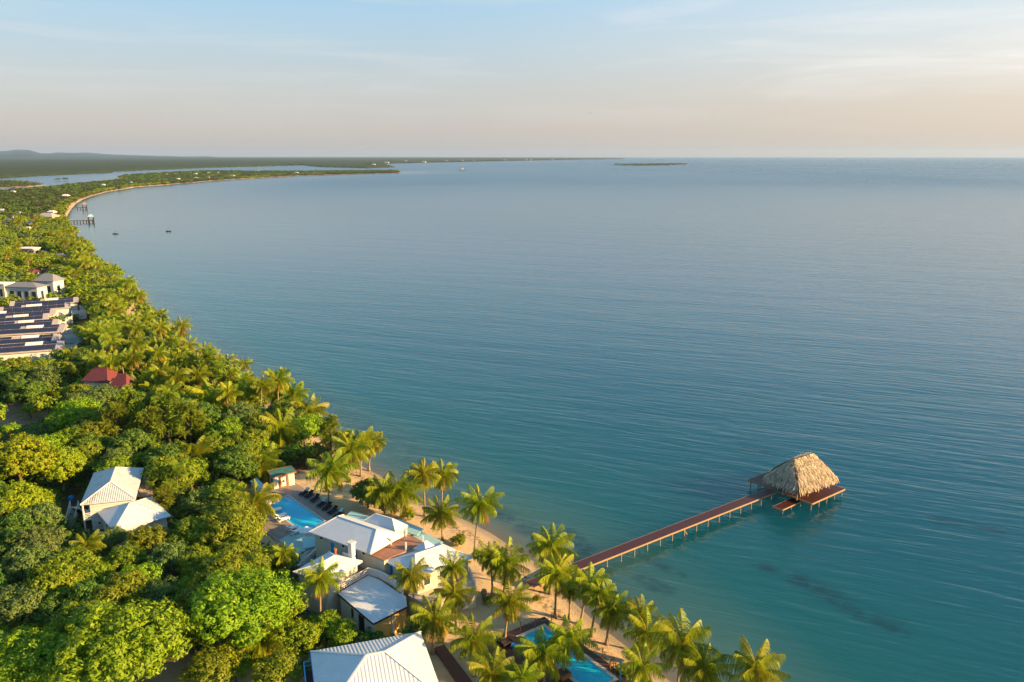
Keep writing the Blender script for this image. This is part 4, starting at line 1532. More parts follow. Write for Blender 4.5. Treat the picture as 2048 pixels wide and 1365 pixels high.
# brick-red roof deck between the roofs
tz = 6.6
tq = [at(741, 1110, tz), at(768, 1121, tz), at(850, 1085, tz), at(815, 1070, tz)]
mb = MB(); mb.prism([(p.x, p.y) for p in tq], GZ, tz - 0.12); mb.build('link_wall', M['cream_wall'], LODGE)
mb = MB(); mb.prism([(p.x, p.y) for p in inset(tq, -0.05)], tz - 0.12, tz); mb.build('roof_deck', M['terracotta'], LODGE)
for (x, y) in ((782, 1090), (811.5, 1073), (846, 1086.5), (812, 1100)):
    p = at(x, y, tz); mb = MB(); mb.box((p.x, p.y, tz), (0.2, 0.2, 1.0)); mb.build('post', M['trim'], LODGE)
# wide seaward hip and its little cupola roof behind
b1 = corner4((768, 1122), (833, 1155), (946, 1115), 6.2)
mid_ = cen(b1)
zr_ = zat(mid_.y, 1100)
mb = MB(); r1, r2 = hip_roof(mb, b1, 0.27, 0.74, zr_); rf = mb.build('seaward_roof', M['roof'], LODGE, fix=False)
sub(ridge_caps(b1, r1, r2).build('ridge_cap', M['trim'], LODGE), rf, LODGE)
w1q = inset(b1, 0.4)
mb = MB(); walls(mb, w1q, GZ, 6.05); mb.build('seaward_wall', M['cream_wall'], LODGE)
framed(w1q[0], w1q[1], 0.03, 0.15, 4.35, 5.95, LODGE, 'door', 'blue_door', fw=.08)
for tt in (.12, .42, .72):
    framed(w1q[1], w1q[2], tt, tt + .12, 4.5, 5.7, LODGE, 'window', 'glass')
foot(b1, 0.3)
b2 = [at(826, 1097, 6.9), at(852, 1106, 6.9), at(876, 1096, 6.9), at(852, 1088, 6.9)]
mb = MB(); hip_roof(mb, b2, 0.4, 0.6, 7.9); mb.build('cupola_roof', M['roof_fine'], LODGE, fix=False)
mb = MB(); walls(mb, inset(b2, 0.25), GZ, 6.755); mb.build('cupola_wall', M['cream_wall'], LODGE)
# lower terrace podium under the seaward hips
pz = 3.7
pq_ = [at(818, 1191, pz), at(846, 1205, pz), at(952, 1178, pz), at(938, 1146, pz), at(893, 1143, pz), at(830, 1163, pz)]
mb = MB(); mb.prism([(p.x, p.y) for p in pq_], GZ - 0.3, pz - 0.12); mb.build('podium_wall', M['cream_wall'], LODGE)
mb = MB(); pc_ = cen(pq_); mb.prism([(p.x + (p.x - pc_.x) * .02, p.y + (p.y - pc_.y) * .02) for p in pq_], pz - 0.12, pz); mb.build('podium_floor', M['coping'], LODGE)
railing([pq_[2], pq_[3]], pz, 0.9, 3, 1.4, .08).build('railing', M['trim'], LODGE)
foot(pq_, 0)
# small front hip
sq2 = corner4((586, 1144), (655, 1165), (725, 1123), 6.3)
mb = MB(); r1, r2 = hip_roof(mb, sq2, 0.38, 0.68, 7.25); rf = mb.build('kitchen_roof', M['roof_fine'], LODGE, fix=False)
sub(ridge_caps(sq2, r1, r2).build('ridge_cap', M['trim'], LODGE), rf, LODGE)
w2q = inset(sq2, 0.45)
mb = MB(); walls(mb, w2q, GZ, 6.15); mb.build('kitchen_wall', M['cream_wall'], LODGE)
foot(sq2, 0.5)
mb = MB(); p = at(671, 1110, 7.0); mb.tube([(p.x, p.y, 6.2), (p.x, p.y, 7.6)], [0.12, 0.12], 8); mb.tube([(p.x, p.y, 7.6), (p.x, p.y, 7.85)], [0.2, 0.2], 8); mb.build('vent_pipe', M['orange_wood'], LODGE)
# first-floor deck with white railings
fz = 4.3
dk = [at(683, 1181, fz), at(737, 1150, fz), at(760, 1157, fz), at(806, 1189, fz), at(812, 1150, fz), at(740, 1112, fz), at(690, 1122, fz), at(640, 1160, fz)]
mb = MB(); mb.prism([(p.x, p.y) for p in dk], fz - 0.2, fz); mb.build('upper_deck', M['terracotta'], LODGE)
railing([dk[0], dk[1]], fz, 1.0, 4, 1.7, 0.09).build('railing', M['trim'], LODGE)
par = [dk[1], dk[2], lerp(dk[2], dk[3], .5) + Vector((0.2, 0.1, 0)), dk[3]]
mb = MB()
for a, b in zip(par[:-1], par[1:]):
    mb.bar(a + Vector((0, 0, .42)), b + Vector((0, 0, .42)), 0.16, 0.84)
    mb.bar(a + Vector((0, 0, .91)), b + Vector((0, 0, .91)), 0.26, 0.14)
mb.build('parapet', M['white_wall'], LODGE)
st = [at(610, 1122, 3.2), at(640, 1108, 3.2), at(652, 1118, 4.3)]
railing([at(625, 1082, 3.6), at(655, 1100, 3.6)], 3.6, 1.1, 4, 1.6, .09).build('railing', M['trim'], LODGE)
railing([at(602, 1128, 3.0), at(622, 1113, 3.0), at(648, 1117, 3.0)], 3.0, 1.0, 3, 1.5, .09).build('railing', M['trim'], LODGE)
mb = MB(); lq_ = [at(596, 1132, 2.9), at(650, 1125, 2.9), at(652, 1102, 2.9), at(612, 1096, 2.9)]
mb.prism([(p.x, p.y) for p in lq_], 2.7, 2.9); mb.build('landing', M['concrete'], LODGE)
mb = MB()
for k in range(9):
    c = lerp(at(604, 1128, 2.9), at(640, 1112, 2.9), k / 8)
    mb.box((c.x, c.y, 2.9 + k * 0.16), (0.35, 1.3, 0.07), R_(-45))
mb.build('stairs', M['trim'], LODGE)

# flat-roofed wing in front
z1, z2 = 4.35, 4.05
lr = [at(676, 1187, z1), at(747, 1247, z2), at(814, 1213, z2), at(812, 1193, z1), at(793, 1183, z1), at(760, 1160, z1), at(736, 1151, z1)]
LR = thing('low_wing', cen(lr, GZ), 'low pale blue-white flat-roofed wing with a sunlit yellow end wall in front of the lodge', 'building')
mb = MB()
uvface(mb, lr, lr[1], lr[2])
mb.hexa([p - Vector((0, 0, .14)) for p in lr], [p - Vector((0, 0, .006)) for p in lr])
mb.build('roof', M['roof_fine'], LR, fix=False)
cc = cen(lr)
wl_ = [Vector((p.x + (cc.x - p.x) * 0.045, p.y + (cc.y - p.y) * 0.045, 0)) for p in lr]
mb = MB(); mb.prism([(p.x, p.y) for p in wl_], GZ - 0.3, 3.9); mb.build('wall', M['white_wall'], LR)
panel(wl_[1], wl_[2], 0.0, 1.0, GZ - 0.2, 3.88, depth=0.0, out=0.05).build('end_wall', M['yellow_wall'], LR)
panel(wl_[0], wl_[1], 0.56, 0.72, GZ, 3.6, out=0.04).build('door', M['dark_wood'], LR)
o = panel(wl_[0], wl_[1], 0.34, 0.40, GZ + 0.9, 3.6, out=0.04).build('porthole_window', M['glass'], LR)
panel(wl_[1], wl_[2], 0.52, 0.58, GZ - 0.2, 3.86, depth=0.0, out=0.2).build('pilaster', M['white_wall'], LR)
mb = MB()
for i in (0, 1):
    a, b = lr[i], lr[i + 1]
    o_ = (b - a).normalized().cross(Vector((0, 0, 1))) * 0.05
    mb.bar(a + o_ - Vector((0, 0, .1)), b + o_ - Vector((0, 0, .1)), 0.07, 0.2)
mb.build('fascia', M['dark_wood'], LR)
foot(lr, 0.5)
gwq = [at(622, 1190, GZ), at(672, 1202, GZ), at(690, 1238, GZ), at(640, 1245, GZ)]
ga, gb = at(655, 1235, GZ), at(690, 1212, GZ)
t = thing('garden_wall', (ga.x, ga.y, GZ), 'tall white garden wall left of the low flat-roofed wing', 'wall')
mb = MB(); mb.bar((ga.x, ga.y, GZ + 1.3), (gb.x, gb.y, GZ + 1.3), 0.25, 2.6); mb.build('panel', M['white_wall'], t)
mb = MB(); mb.bar((ga.x, ga.y, GZ + 2.66), (gb.x, gb.y, GZ + 2.66), 0.36, 0.12); mb.build('coping', M['trim'], t)

# blue chairs on the deck
for (x, y, lb) in ((731, 1129, 'blue wooden chair on the lodge deck, the left one by the wall'), (737, 1132, 'blue wooden chair on the lodge deck, the middle one of three'), (743, 1135, 'blue wooden chair on the lodge deck, the right one near the corner')):
    p = at(x, y, fz)
    t = thing('deck_chair', (p.x, p.y, fz), lb, 'chair', 'blue chairs on the lodge deck')
    t.rotation_euler.z = ca + math.pi / 2
    mb = MB(); mb.box((0, 0, 0.36), (0.5, 0.5, 0.06)); o = mb.build('seat', M['blue_door']); o.parent = t
    mb = MB(); mb.hexa([(0.25, -.25, .40), (0.25, .25, .40), (.31, .25, .40), (.31, -.25, .40)], [(0.42, -.2, 1.05), (0.42, .2, 1.05), (.48, .2, 1.05), (.48, -.2, 1.05)]); o = mb.build('backrest', M['blue_door']); o.parent = t
    for sx in (-.2, .2):
        for sy in (-.2, .2):
            mb = MB(); mb.box((sx, sy, 0), (.06, .06, .36)); o = mb.build('leg', M['blue_door']); o.parent = t

# ------------------------------------------------------------------ big front house
fq = [at(892, 1365, 5.5), at(841, 1263.5, 5.5), at(620.7, 1303, 5.5)]
u_ = (fq[1] - fq[2]); fw_ = u_.length; u_.normalize(); v_ = Vector((u_.y, -u_.x, 0))
FQ = [fq[2], fq[2] + v_ * 11.4, fq[2] + u_ * fw_ + v_ * 11.4, fq[2] + u_ * fw_]
F = thing('front_house', cen(FQ, GZ), 'house under the big white corrugated hip roof at the bottom edge of the picture', 'house')
mb = MB()
q4 = [FQ[0], FQ[1], FQ[2], FQ[3]]
r1, r2 = hip_roof(mb, q4, 0.44, 0.60, 7.75, 0.16)
rf = mb.build('roof', M['roof'], F, fix=False)
sub(ridge_caps(q4, r1, r2, 0.22).build('ridge_cap', M['trim'], F), rf, F)
fwq = inset(FQ, 0.9)
mb = MB(); walls(mb, fwq, GZ, 5.3); mb.build('wall', M['white_wall'], F)
mb = MB()
o_ = u_ * -0.04
mb.bar(FQ[0] + o_ - Vector((0, 0, .09)), FQ[1] + o_ - Vector((0, 0, .09)), 0.05, 0.2); mb.build('fascia', M['blue_door'], F)
vq = [FQ[0] + v_ * 1.0 + u_ * 0.9, FQ[0] + v_ * 1.0 - u_ * 0.75, FQ[1] - u_ * 0.75, FQ[1] + u_ * 0.9]
mb = MB(); mb.prism([(p.x, p.y) for p in vq], 3.9, 4.1); mb.build('balcony', M['dark_wood'], F)
railing([(vq[3].x - u_.x * 1.65, vq[3].y - u_.y * 1.65), (vq[1].x, vq[1].y), (vq[0].x, vq[0].y)], 4.1, 1.0, 2, 2.0, 0.11).build('railing', M['blue_trim'], F)
foot(FQ, 1)
for tt in (0.2, 0.55):
    framed(fwq[0], fwq[1], tt, tt + .12, 4.1, 5.1, F, 'window', 'glass')
# timber walk beside it
wk = [at(868, 1300, GZ), at(888, 1292, GZ), at(948, 1372, GZ), at(925, 1385, GZ)]
mb = MB(); mb.prism([(p.x, p.y) for p in wk], GZ - 0.1, GZ + 0.22)
tag(mb.build('boardwalk', M['brown_deck']), 'dark brown boardwalk running along the right side of the front house', 'boardwalk')

# ------------------------------------------------------------------ terrace with the second pool
pb = corner4((1218, 1352), (1088, 1255), (1040, 1273.5), GZ)
ex2 = (pb[0] - pb[1]).normalized(); ey2 = Vector((ex2.y, -ex2.x, 0))
wd2 = (pb[2] - pb[1]).dot(ey2)
pb = [pb[1] + ex2 * 11.8, pb[1], pb[1] + ey2 * wd2, pb[1] + ex2 * 11.8 + ey2 * wd2]
pool(pb, M['pool_b'], 'rectangular turquoise pool with pale stone coping in the dark brown deck among the palms', water_z=GZ + 0.02, cop=0.42)
foot(pb, 1)
O2 = pb[1]
pl2 = lambda i, j: (O2 + ex2 * i + ey2 * j).xy
mb = MB()
z_ = GZ + 0.115
for (i0, i1, j0, j1) in ((-1.6, 14.5, -1.3, -0.425), (-1.6, -0.425, -0.425, wd2 + 5.2), (-0.425, 14.5, wd2 + 0.425, wd2 + 5.2), (12.225, 14.5, -0.425, wd2 + 0.425)):
    mb.prism([pl2(i0, j0), pl2(i1, j0), pl2(i1, j1), pl2(i0, j1)], GZ - 0.3, z_)
tag(mb.build('beach_deck', M['brown_deck']), 'dark brown boarded deck around the turquoise pool among the palms', 'deck')
FOOT.append((*pl2(6, 3), 8.0, [pl2(-1.6, -1.3), pl2(14.5, -1.3), pl2(14.5, wd2 + 5.2), pl2(-1.6, wd2 + 5.2)]))
k = 0
rope = ['first by the pool corner', 'second along the far side', 'third along the far side', 'last by the planter palm']
posts2 = [(1103, 1248), (1071, 1257), (1041, 1263)]
for i, (x, y) in enumerate(posts2):
    p = at(x, y, z_)
    t = thing('rope_post', (p.x, p.y, z_), 'slim rope post ' + ['at the sharp far corner of the turquoise pool', 'midway along the deck edge beyond the turquoise pool', 'nearest the leaning planter palm'][i], 'post', 'rope posts along the beach deck')
    mb = MB(); mb.box((0, 0, 0), (0.10, 0.10, 1.15)); o = mb.build('shaft', M['orange_wood']); o.parent = t
    mb = MB(); mb.box((0, 0, 1.15), (0.16, 0.16, 0.06)); o = mb.build('cap', M['orange_wood']); o.parent = t
for i, (x, y) in enumerate(((1205, 1318), (1227, 1334))):
    p = at(x, y, z_)
    t = thing('rope_post', (p.x, p.y, z_), 'slim rope post on the seaward deck side, ' + ['standing alone beside the sand', 'right beside the wooden ladder'][i], 'post', 'rope posts along the beach deck')
    mb = MB(); mb.box((0, 0, 0), (0.10, 0.10, 1.15)); o = mb.build('shaft', M['orange_wood']); o.parent = t
    mb = MB(); mb.box((0, 0, 1.15), (0.16, 0.16, 0.06)); o = mb.build('cap', M['orange_wood']); o.parent = t
pts = [at(x, y, z_ + 1.0) for x, y in posts2]
pts = [at(x, y, z_) + Vector((0, 0, 0.95)) for x, y in posts2]
mb = MB()
for a, b in zip(pts[:-1], pts[1:]):
    path = [lerp(a, b, k / 6) - Vector((0, 0, 0.22 * math.sin(math.pi * k / 6))) for k in range(7)]
    mb.tube(path, [0.03] * 7, 5)
tag(mb.build('rope', M['pile']), 'sagging pale rope strung between the posts of the beach deck', 'rope')
for (x, y, lb) in ((1010, 1288, 'low dark timber planter box holding the leaning palm at the deck corner'), (1126, 1352, 'orange timber planter box with a palm at the left edge of the turquoise pool')):
    p = at(x, y, z_)
    t = thing('planter', (p.x, p.y, z_), lb, 'planter', 'timber planters on the beach deck')
    w = M['dark_wood'] if x < 1050 else M['orange_wood']
    aa = math.atan2(ex2.y, ex2.x)
    t.rotation_euler.z = aa
    for sx, sy, lx, ly in ((0, -.6, 1.3, .1), (0, .6, 1.3, .1), (-.6, 0, .1, 1.1), (.6, 0, .1, 1.1)):
        mb = MB(); mb.box((sx, sy, 0), (lx, ly, .5)); o = mb.build('side_board', w); o.parent = t
    mb = MB(); mb.box((0, 0, 0.02), (1.1, 1.1, .38)); o = mb.build('soil', M['bark']); o.parent = t
p = at(1040, 1297, z_)
lounger((p.x, p.y, z_), math.atan2(ey2.y, ey2.x) + 2.4, 'bright blue lounger on the brown deck left of the turquoise pool', 'blue loungers on the beach deck', 'blue_plastic', 'blue_plastic')
p = at(1062, 1311, z_)
lounger((p.x, p.y, z_), math.atan2(ey2.y, ey2.x) + 2.4, 'bright blue lounger half hidden under the palm left of the turquoise pool', 'blue loungers on the beach deck', 'blue_plastic', 'blue_plastic')
p = at(1226, 1341, z_)
t = thing('pool_ladder', (p.x, p.y, z_), 'small orange wooden ladder stand at the seaward corner of the turquoise pool', 'ladder')
for s in (-.3, .3):
    mb = MB(); mb.bar((s, -.25, 0), (s, 0.05, 1.1), .09); o = mb.build('rail', M['orange_wood']); o.parent = t
    mb = MB(); mb.bar((s, .5, 0), (s, 0.12, 1.0), .08); o = mb.build('strut', M['orange_wood']); o.parent = t
for k in range(3):
    mb = MB(); mb.bar((-.3, -.18 + k * .08, .3 + k * .28), (.3, -.18 + k * .08, .3 + k * .28), .1, .05); o = mb.build('rung', M['orange_wood']); o.parent = t
p = at(1240, 1368, GZ)
t = thing('lamp_post', (p.x, p.y, GZ), 'slender blue lamp post beside the seaward end of the turquoise pool', 'lamp post')
mb = MB(); mb.tube([(0, 0, 0), (0, 0, 2.2)], [.08, .06], 8); o = mb.build('pole', M['blue_trim']); o.parent = t
mb = MB(); mb.tube([(0, 0, 2.2), (0, 0, 2.3), (0, 0, 2.55), (0, 0, 2.62)], [.06, .16, .18, .05], 8); o = mb.build('lamp_head', M['blue_trim']); o.parent = t
for (x, y, s, lb) in ((968, 1190, .42, 'round ochre clay pot beside the palm trunks on the sand'), (986, 1196, .36, 'smaller ochre clay pot in front of the bushy palm base')):
    p = at(x, y, GZ)
    t = thing('clay_pot', (p.x, p.y, ground_z(p.x, p.y)), lb, 'pot', 'clay pots under the palms')
    mb = MB(); mb.tube([(0, 0, 0), (0, 0, s * .7), (0, 0, s * 1.5), (0, 0, s * 1.9)], [s * .6, s, s * .95, s * .6], 14); o = mb.build('body', M['fascia'], smooth=True); o.parent = t
    mb = MB(); mb.tube([(0, 0, s * 1.9), (0, 0, s * 2.05)], [s * .72, s * .72], 14); o = mb.build('rim', M['fascia']); o.parent = t
# leaning dead trunk on the beach
p = at(1258, 1308, GZ); q = at(1270, 1290, GZ + 0.6)
mb = MB(); mb.tube([(p.x, p.y, 0.7), (p.x + .3, p.y + .1, 1.4), (p.x + 1.0, p.y + .3, 2.5)], [.42, .3, .2], 9)
tag(mb.build('tree_stump', M['palm_bark'], smooth=True), 'broken pale palm stump leaning on the narrow beach', 'stump')

# ------------------------------------------------------------------ house at the left
H1 = thing('hillside_house', at(215, 1010, GZ), 'two-storey white clapboard house with rust-stained hip roof and outside stair in the forest', 'house')
h1 = corner4((271, 998), (160, 1010), (187, 947), 5.9)
h1 = [h1[1], h1[0], h1[3], h1[2]]
mb = MB(); r1, r2 = hip_roof(mb, h1, 0.32, 0.80, 7.45); rf = mb.build('roof', M['roof_rusty'], H1, fix=False)
sub(ridge_caps(h1, r1, r2).build('ridge_cap', M['trim'], H1), rf, H1)
h1w = inset(h1, 0.45)
h1w[0] = h1w[0] + (h1w[1] - h1w[0]).normalized() * 0.7
h1w[3] = h1w[3] + (h1w[2] - h1w[3]).normalized() * 0.7
mb = MB(); walls(mb, h1w, GZ, 5.75); mb.build('wall', M['white_wall'], H1)
mb = MB()
for k in range(5):
    a, b = h1w[0], h1w[1]
    z = 2.0 + k * 0.8
    o_ = (b - a).normalized().cross(Vector((0, 0, 1))) * 0.015
    mb.bar(Vector((a.x, a.y, z)) + o_, Vector((b.x, b.y, z)) + o_, 0.03, 0.04)
mb.build('siding_strip', M['concrete'], H1)
framed(h1w[0], h1w[1], 0.15, 0.20, 2.4, 2.75, H1, 'window', 'glass')
bx = inset(h1, 0.25)
mb = MB(); mb.prism([(p.x, p.y) for p in (bx[0], h1w[0], lerp(h1w[0], h1w[3], .4), lerp(bx[0], bx[3], .4))], 3.2, 3.4); mb.build('balcony', M['trim'], H1)
railing([(h1w[0].x, h1w[0].y), (bx[0].x, bx[0].y), tuple(lerp(bx[0], bx[3], .12).xy)], 3.4, .95, 4, 1.5, .08).build('railing', M['trim'], H1)
for p in (bx[0], lerp(bx[0], bx[3], .4)):
    mb = MB(); mb.box((p.x, p.y, GZ), (.16, .16, 4.4)); mb.build('post', M['trim'], H1)
s0, s1 = at(141, 1052, GZ), at(150, 1014, 3.4)
sdv = (s1 - s0); sdv.z = 0; sL = sdv.length; sdv.normalize(); sn = Vector((-sdv.y, sdv.x, 0))
stair = MB()
for k in range(12):
    c = s0 + sdv * (sL * k / 11)
    z = GZ + (3.3 - GZ) * (k + 1) / 12
    a_ = math.atan2(sdv.y, sdv.x)
    stair.box((c.x, c.y, z), (0.34, 1.15, 0.06), a_)
so = stair.build('stair', M['concrete'], H1)
mb = MB()
for s in (-.6, .6):
    mb.bar(s0 + sn * s, Vector((s1.x, s1.y, 3.4)) + sn * s, .07, .22)
    mb.bar(s0 + sn * s + Vector((0, 0, 1)), Vector((s1.x, s1.y, 4.4)) + sn * s, .08, .08)
    mb.bar(s0 + sn * s + Vector((0, 0, .55)), Vector((s1.x, s1.y, 3.95)) + sn * s, .05, .05)
    for k in range(5):
        c = lerp(s0 + sn * s, Vector((s1.x, s1.y, 3.4)) + sn * s, k / 4)
        mb.box((c.x, c.y, c.z), (.08, .08, 1.0))
sub(mb.build('handrail', M['trim'], H1), so, H1)
mb = MB(); e_ = lerp(bx[0], bx[3], .1)
mb.prism([(s1 + sn * .6).xy, (s1 - sn * .6).xy, e_.xy, lerp(bx[0], bx[3], .3).xy], 3.2, 3.38); mb.build('landing', M['trim'], H1)
foot(h1, 1)
an = [at(274, 992, 5.0), at(306, 992, 4.6), at(304, 969, 4.6), at(290, 945, 5.2)]
mb = MB(); uvface(mb, an, an[0], an[1]); mb.hexa([p - Vector((0, 0, .14)) for p in an], [p - Vector((0, 0, .006)) for p in an]); mb.build('annex_roof', M['brown_roof'], H1, fix=False)
mb = MB(); walls(mb, inset(an, 0.25), GZ, 4.4); mb.build('annex_wall', M['yellow_wall'], H1)
h2 = corner4((192, 1021.5), (302.5, 993.5), (342, 1032), 4.3)
H2 = thing('hillside_cottage', cen(h2, GZ), 'cottage with a clean white hip roof tucked in front of the two-storey clapboard house', 'cottage')
h2 = [h2[0], h2[3], h2[2], h2[1]]
mb = MB(); r1, r2 = hip_roof(mb, h2, 0.46, 0.56, 5.95); rf = mb.build('roof', M['roof'], H2, fix=False)
sub(ridge_caps(h2, r1, r2).build('ridge_cap', M['trim'], H2), rf, H2)
mb = MB(); walls(mb, inset(h2, 0.5), GZ, 4.15); mb.build('wall', M['white_wall'], H2)
framed(inset(h2, .5)[0], inset(h2, .5)[1], .3, .45, 2.3, 3.5, H2, 'window', 'glass')
foot(h2, 0.5)
p = at(143, 1005, GZ)
t = thing('water_barrel', (p.x, p.y, GZ), 'upright blue plastic barrel in the shade left of the clapboard house', 'barrel')
mb = MB(); mb.tube([(0, 0, 0), (0, 0, .1), (0, 0, .9), (0, 0, 1.0)], [.36, .42, .42, .36], 14); o = mb.build('body', M['blue_plastic'], smooth=True); o.parent = t
mb = MB(); mb.tube([(0, 0, 1.0), (0, 0, 1.06)], [.3, .3], 12); o = mb.build('lid', M['blue_plastic']); o.parent = t

# ================================================================== planting
BP = 'coconut palms along the beach'
PALMS = [  # base px, crown px, crown radius px, label
 ((949, 1113), (960, 1012), 41, 'tall straight coconut palm standing alone at the water side of the lodge'),
 ((850, 1032), (847, 950), 31, 'left of the two slim palms against the water beyond the lodge'),
 ((884, 1014), (885, 950), 32, 'right of the two slim palms against the water beyond the lodge'),
 ((885, 1082), (881, 1034), 36, 'short spreading palm on the sand just behind the lodge roofs'),
 ((803, 1040), (800, 985), 46, 'bushy palm rising from the round shrub beyond the main lodge roof'),
 ((770, 1045), (765, 985), 36, 'palm pressed against the left side of the bushy palm beyond the lodge'),
 ((657, 1010), (663, 944), 44, 'palm with drooping fronds over the sand right of the pool house'),
 ((697, 965), (702, 902), 38, 'palm behind the drooping one right of the pool house'),
 ((722, 952), (724, 888), 34, 'palm at the water edge above the little sandy spit'),
 ((738, 940), (748, 885), 26, 'outermost palm leaning over the water above the little sandy spit'),
 ((516, 1052), (512, 1008), 43, 'low wide palm at the left edge of the long blue pool'),
 ((1100, 1188), (1103, 1096), 44, 'palm at the foot of the pier, the farther of the pair'),
 ((1110, 1234), (1114, 1150), 43, 'dark palm with hanging fronds in front of the pier foot'),
 ((1008, 1192), (1013, 1128), 44, 'wide palm over the clay pots between the lodge and the pier'),
 ((985, 1190), (980, 1115), 32, 'palm squeezed in behind the wide one over the clay pots'),
 ((1162, 1248), (1180, 1172), 40, 'pale-trunked palm leaning right over the narrow beach beside the pier'),
 ((1183, 1272), (1200, 1188), 34, 'palm with thick flared base at the beach, right of the leaning pale trunk'),
 ((1213, 1288), (1224, 1226), 40, 'dark palm on the beach opposite the middle of the turquoise pool'),
 ((1270, 1300), (1280, 1226), 32, 'small palm at the water edge above the broken stump'),
 ((1290, 1335), (1294, 1268), 46, 'bright yellow-green palm below the broken stump'),
 ((1352, 1405), (1367, 1296), 58, 'largest palm of the bottom right clump, its crown against the water'),
 ((1285, 1425), (1285, 1335), 42, 'palm at the bottom edge right of the blue lamp post'),
 ((1400, 1440), (1407, 1342), 50, 'low palm at the bottom edge under the largest crown'),
 ((1470, 1460), (1513, 1342), 56, 'lone palm leaning far out over the water at the bottom right'),
 ((1010, 1284), (1020, 1208), 40, 'yellow palm leaning right out of the dark planter box'),
 ((1139, 1238), (1140, 1186), 20, 'small young palm on a dark thin trunk near the far corner of the turquoise pool'),
 ((1126, 1350), (1139, 1280), 46, 'palm growing from the orange planter over the turquoise pool'),
 ((1088, 1372), (1088, 1314), 54, 'large low palm spreading over the deck left of the turquoise pool'),
 ((948, 1352), (948, 1282), 48, 'bright palm on the deck between the front house and the turquoise pool'),
 ((985, 1410), (985, 1346), 46, 'dark low palm at the bottom edge on the brown deck'),
 ((1047, 1430), (1045, 1362), 36, 'yellowish palm cut by the bottom edge below the large low palm'),
 ((642, 1262), (640, 1160), 38, 'palm in front of the kitchen roof, left of the low flat-roofed wing'),
 ((832, 1265), (822, 1155), 35, 'palm over the right-hand corner of the low flat-roofed wing'),
 ((908, 1240), (906, 1136), 31, 'palm in front of the seaward lodge roofs'),
 ((912, 1268), (908, 1192), 38, 'dark palm below the seaward lodge roofs at the sand edge'),
 ((866, 1308), (868, 1243), 48, 'broad palm just above the right corner of the front house roof'),
 ((525, 1325), (522, 1286), 50, 'palm poking out of the big bright green tree left of the front house'),
 ((566, 1172), (568, 1112), 26, 'upright golden palm in the forest left of the kitchen roof'),
 ((394, 955), (385, 912), 46, 'golden drooping palm in the forest beyond the clapboard house'),
 ((172, 1145), (174, 1095), 30, 'small golden palm in the forest below the clapboard house'),
 ((34, 1305), (37, 1280), 46, 'low dark palm at the left edge near the bottom corner'),
 ((522, 960), (524, 928), 40, 'dark spiky palm just left of the pool house'),
 ((428, 858), (426, 806), 46, 'large palm standing clear above the mid forest, left of the shore'),
 ((566, 912), (565, 862), 44, 'dark palm with hanging fronds in the forest above the pool house'),
 ((505, 835), (502, 788), 34, 'palm in the shore grove, between the large clear palm and the water'),
 ((549, 830), (549, 786), 32, 'palm second from the water in the dark shore grove'),
 ((590, 838), (587, 791), 30, 'palm nearest the water in the dark shore grove'),
 ((612, 880), (616, 828), 36, 'palm at the seaward tip of the shore grove above the pool house'),
]
for i, (b, c, r, lb) in enumerate(PALMS):
    palm(b, c, r, lb, BP, var=i * 3 + i // 5)
GROVE = 'palms of the far shore grove'
FARP = [(145, 711, 22, 'tall palm by itself in front of the solar roofs'), (183, 671, 21, 'palm at the seaward end of the solar roofs'), (232, 658, 22, 'palm between the solar roofs and the sandy gap'),
        (293, 632, 16, 'palm at the beach beside the sandy gap'), (316, 627, 11, 'smallest palm at the beach beside the sandy gap')]
for (x, y, r, lb) in FARP:
    palm((x - 1, y + r * 1.7 + 6), (x, y), r, lb, GROVE)
more = [(343, 661, 19), (315, 658, 16), (259, 671, 18), (310, 694, 22), (288, 671, 16), (346, 685, 20), (379, 691, 20), (412, 703, 20), (274, 599, 16), (244, 599, 16),
        (250, 576, 18), (219, 563, 14), (231, 566, 13), (262, 570, 14), (181, 520, 13), (198, 533, 11), (277, 773, 26), (231, 625, 18), (488, 731, 17), (455, 728, 20),
        (430, 716, 18), (395, 730, 22), (360, 720, 22), (335, 742, 22), (312, 782, 26), (365, 770, 24), (455, 760, 24), (487, 765, 24), (470, 800, 26), (262, 640, 17), (205, 600, 15), (285, 612, 14), (215, 640, 17), (200, 700, 22), (265, 735, 22)]
for (x, y, r) in more:
    palm((x - 1, y + r * 1.6 + 7), (x, y), r, 'sunlit coconut palm in the dense grove lining the shore toward the solar roofs', GROVE)

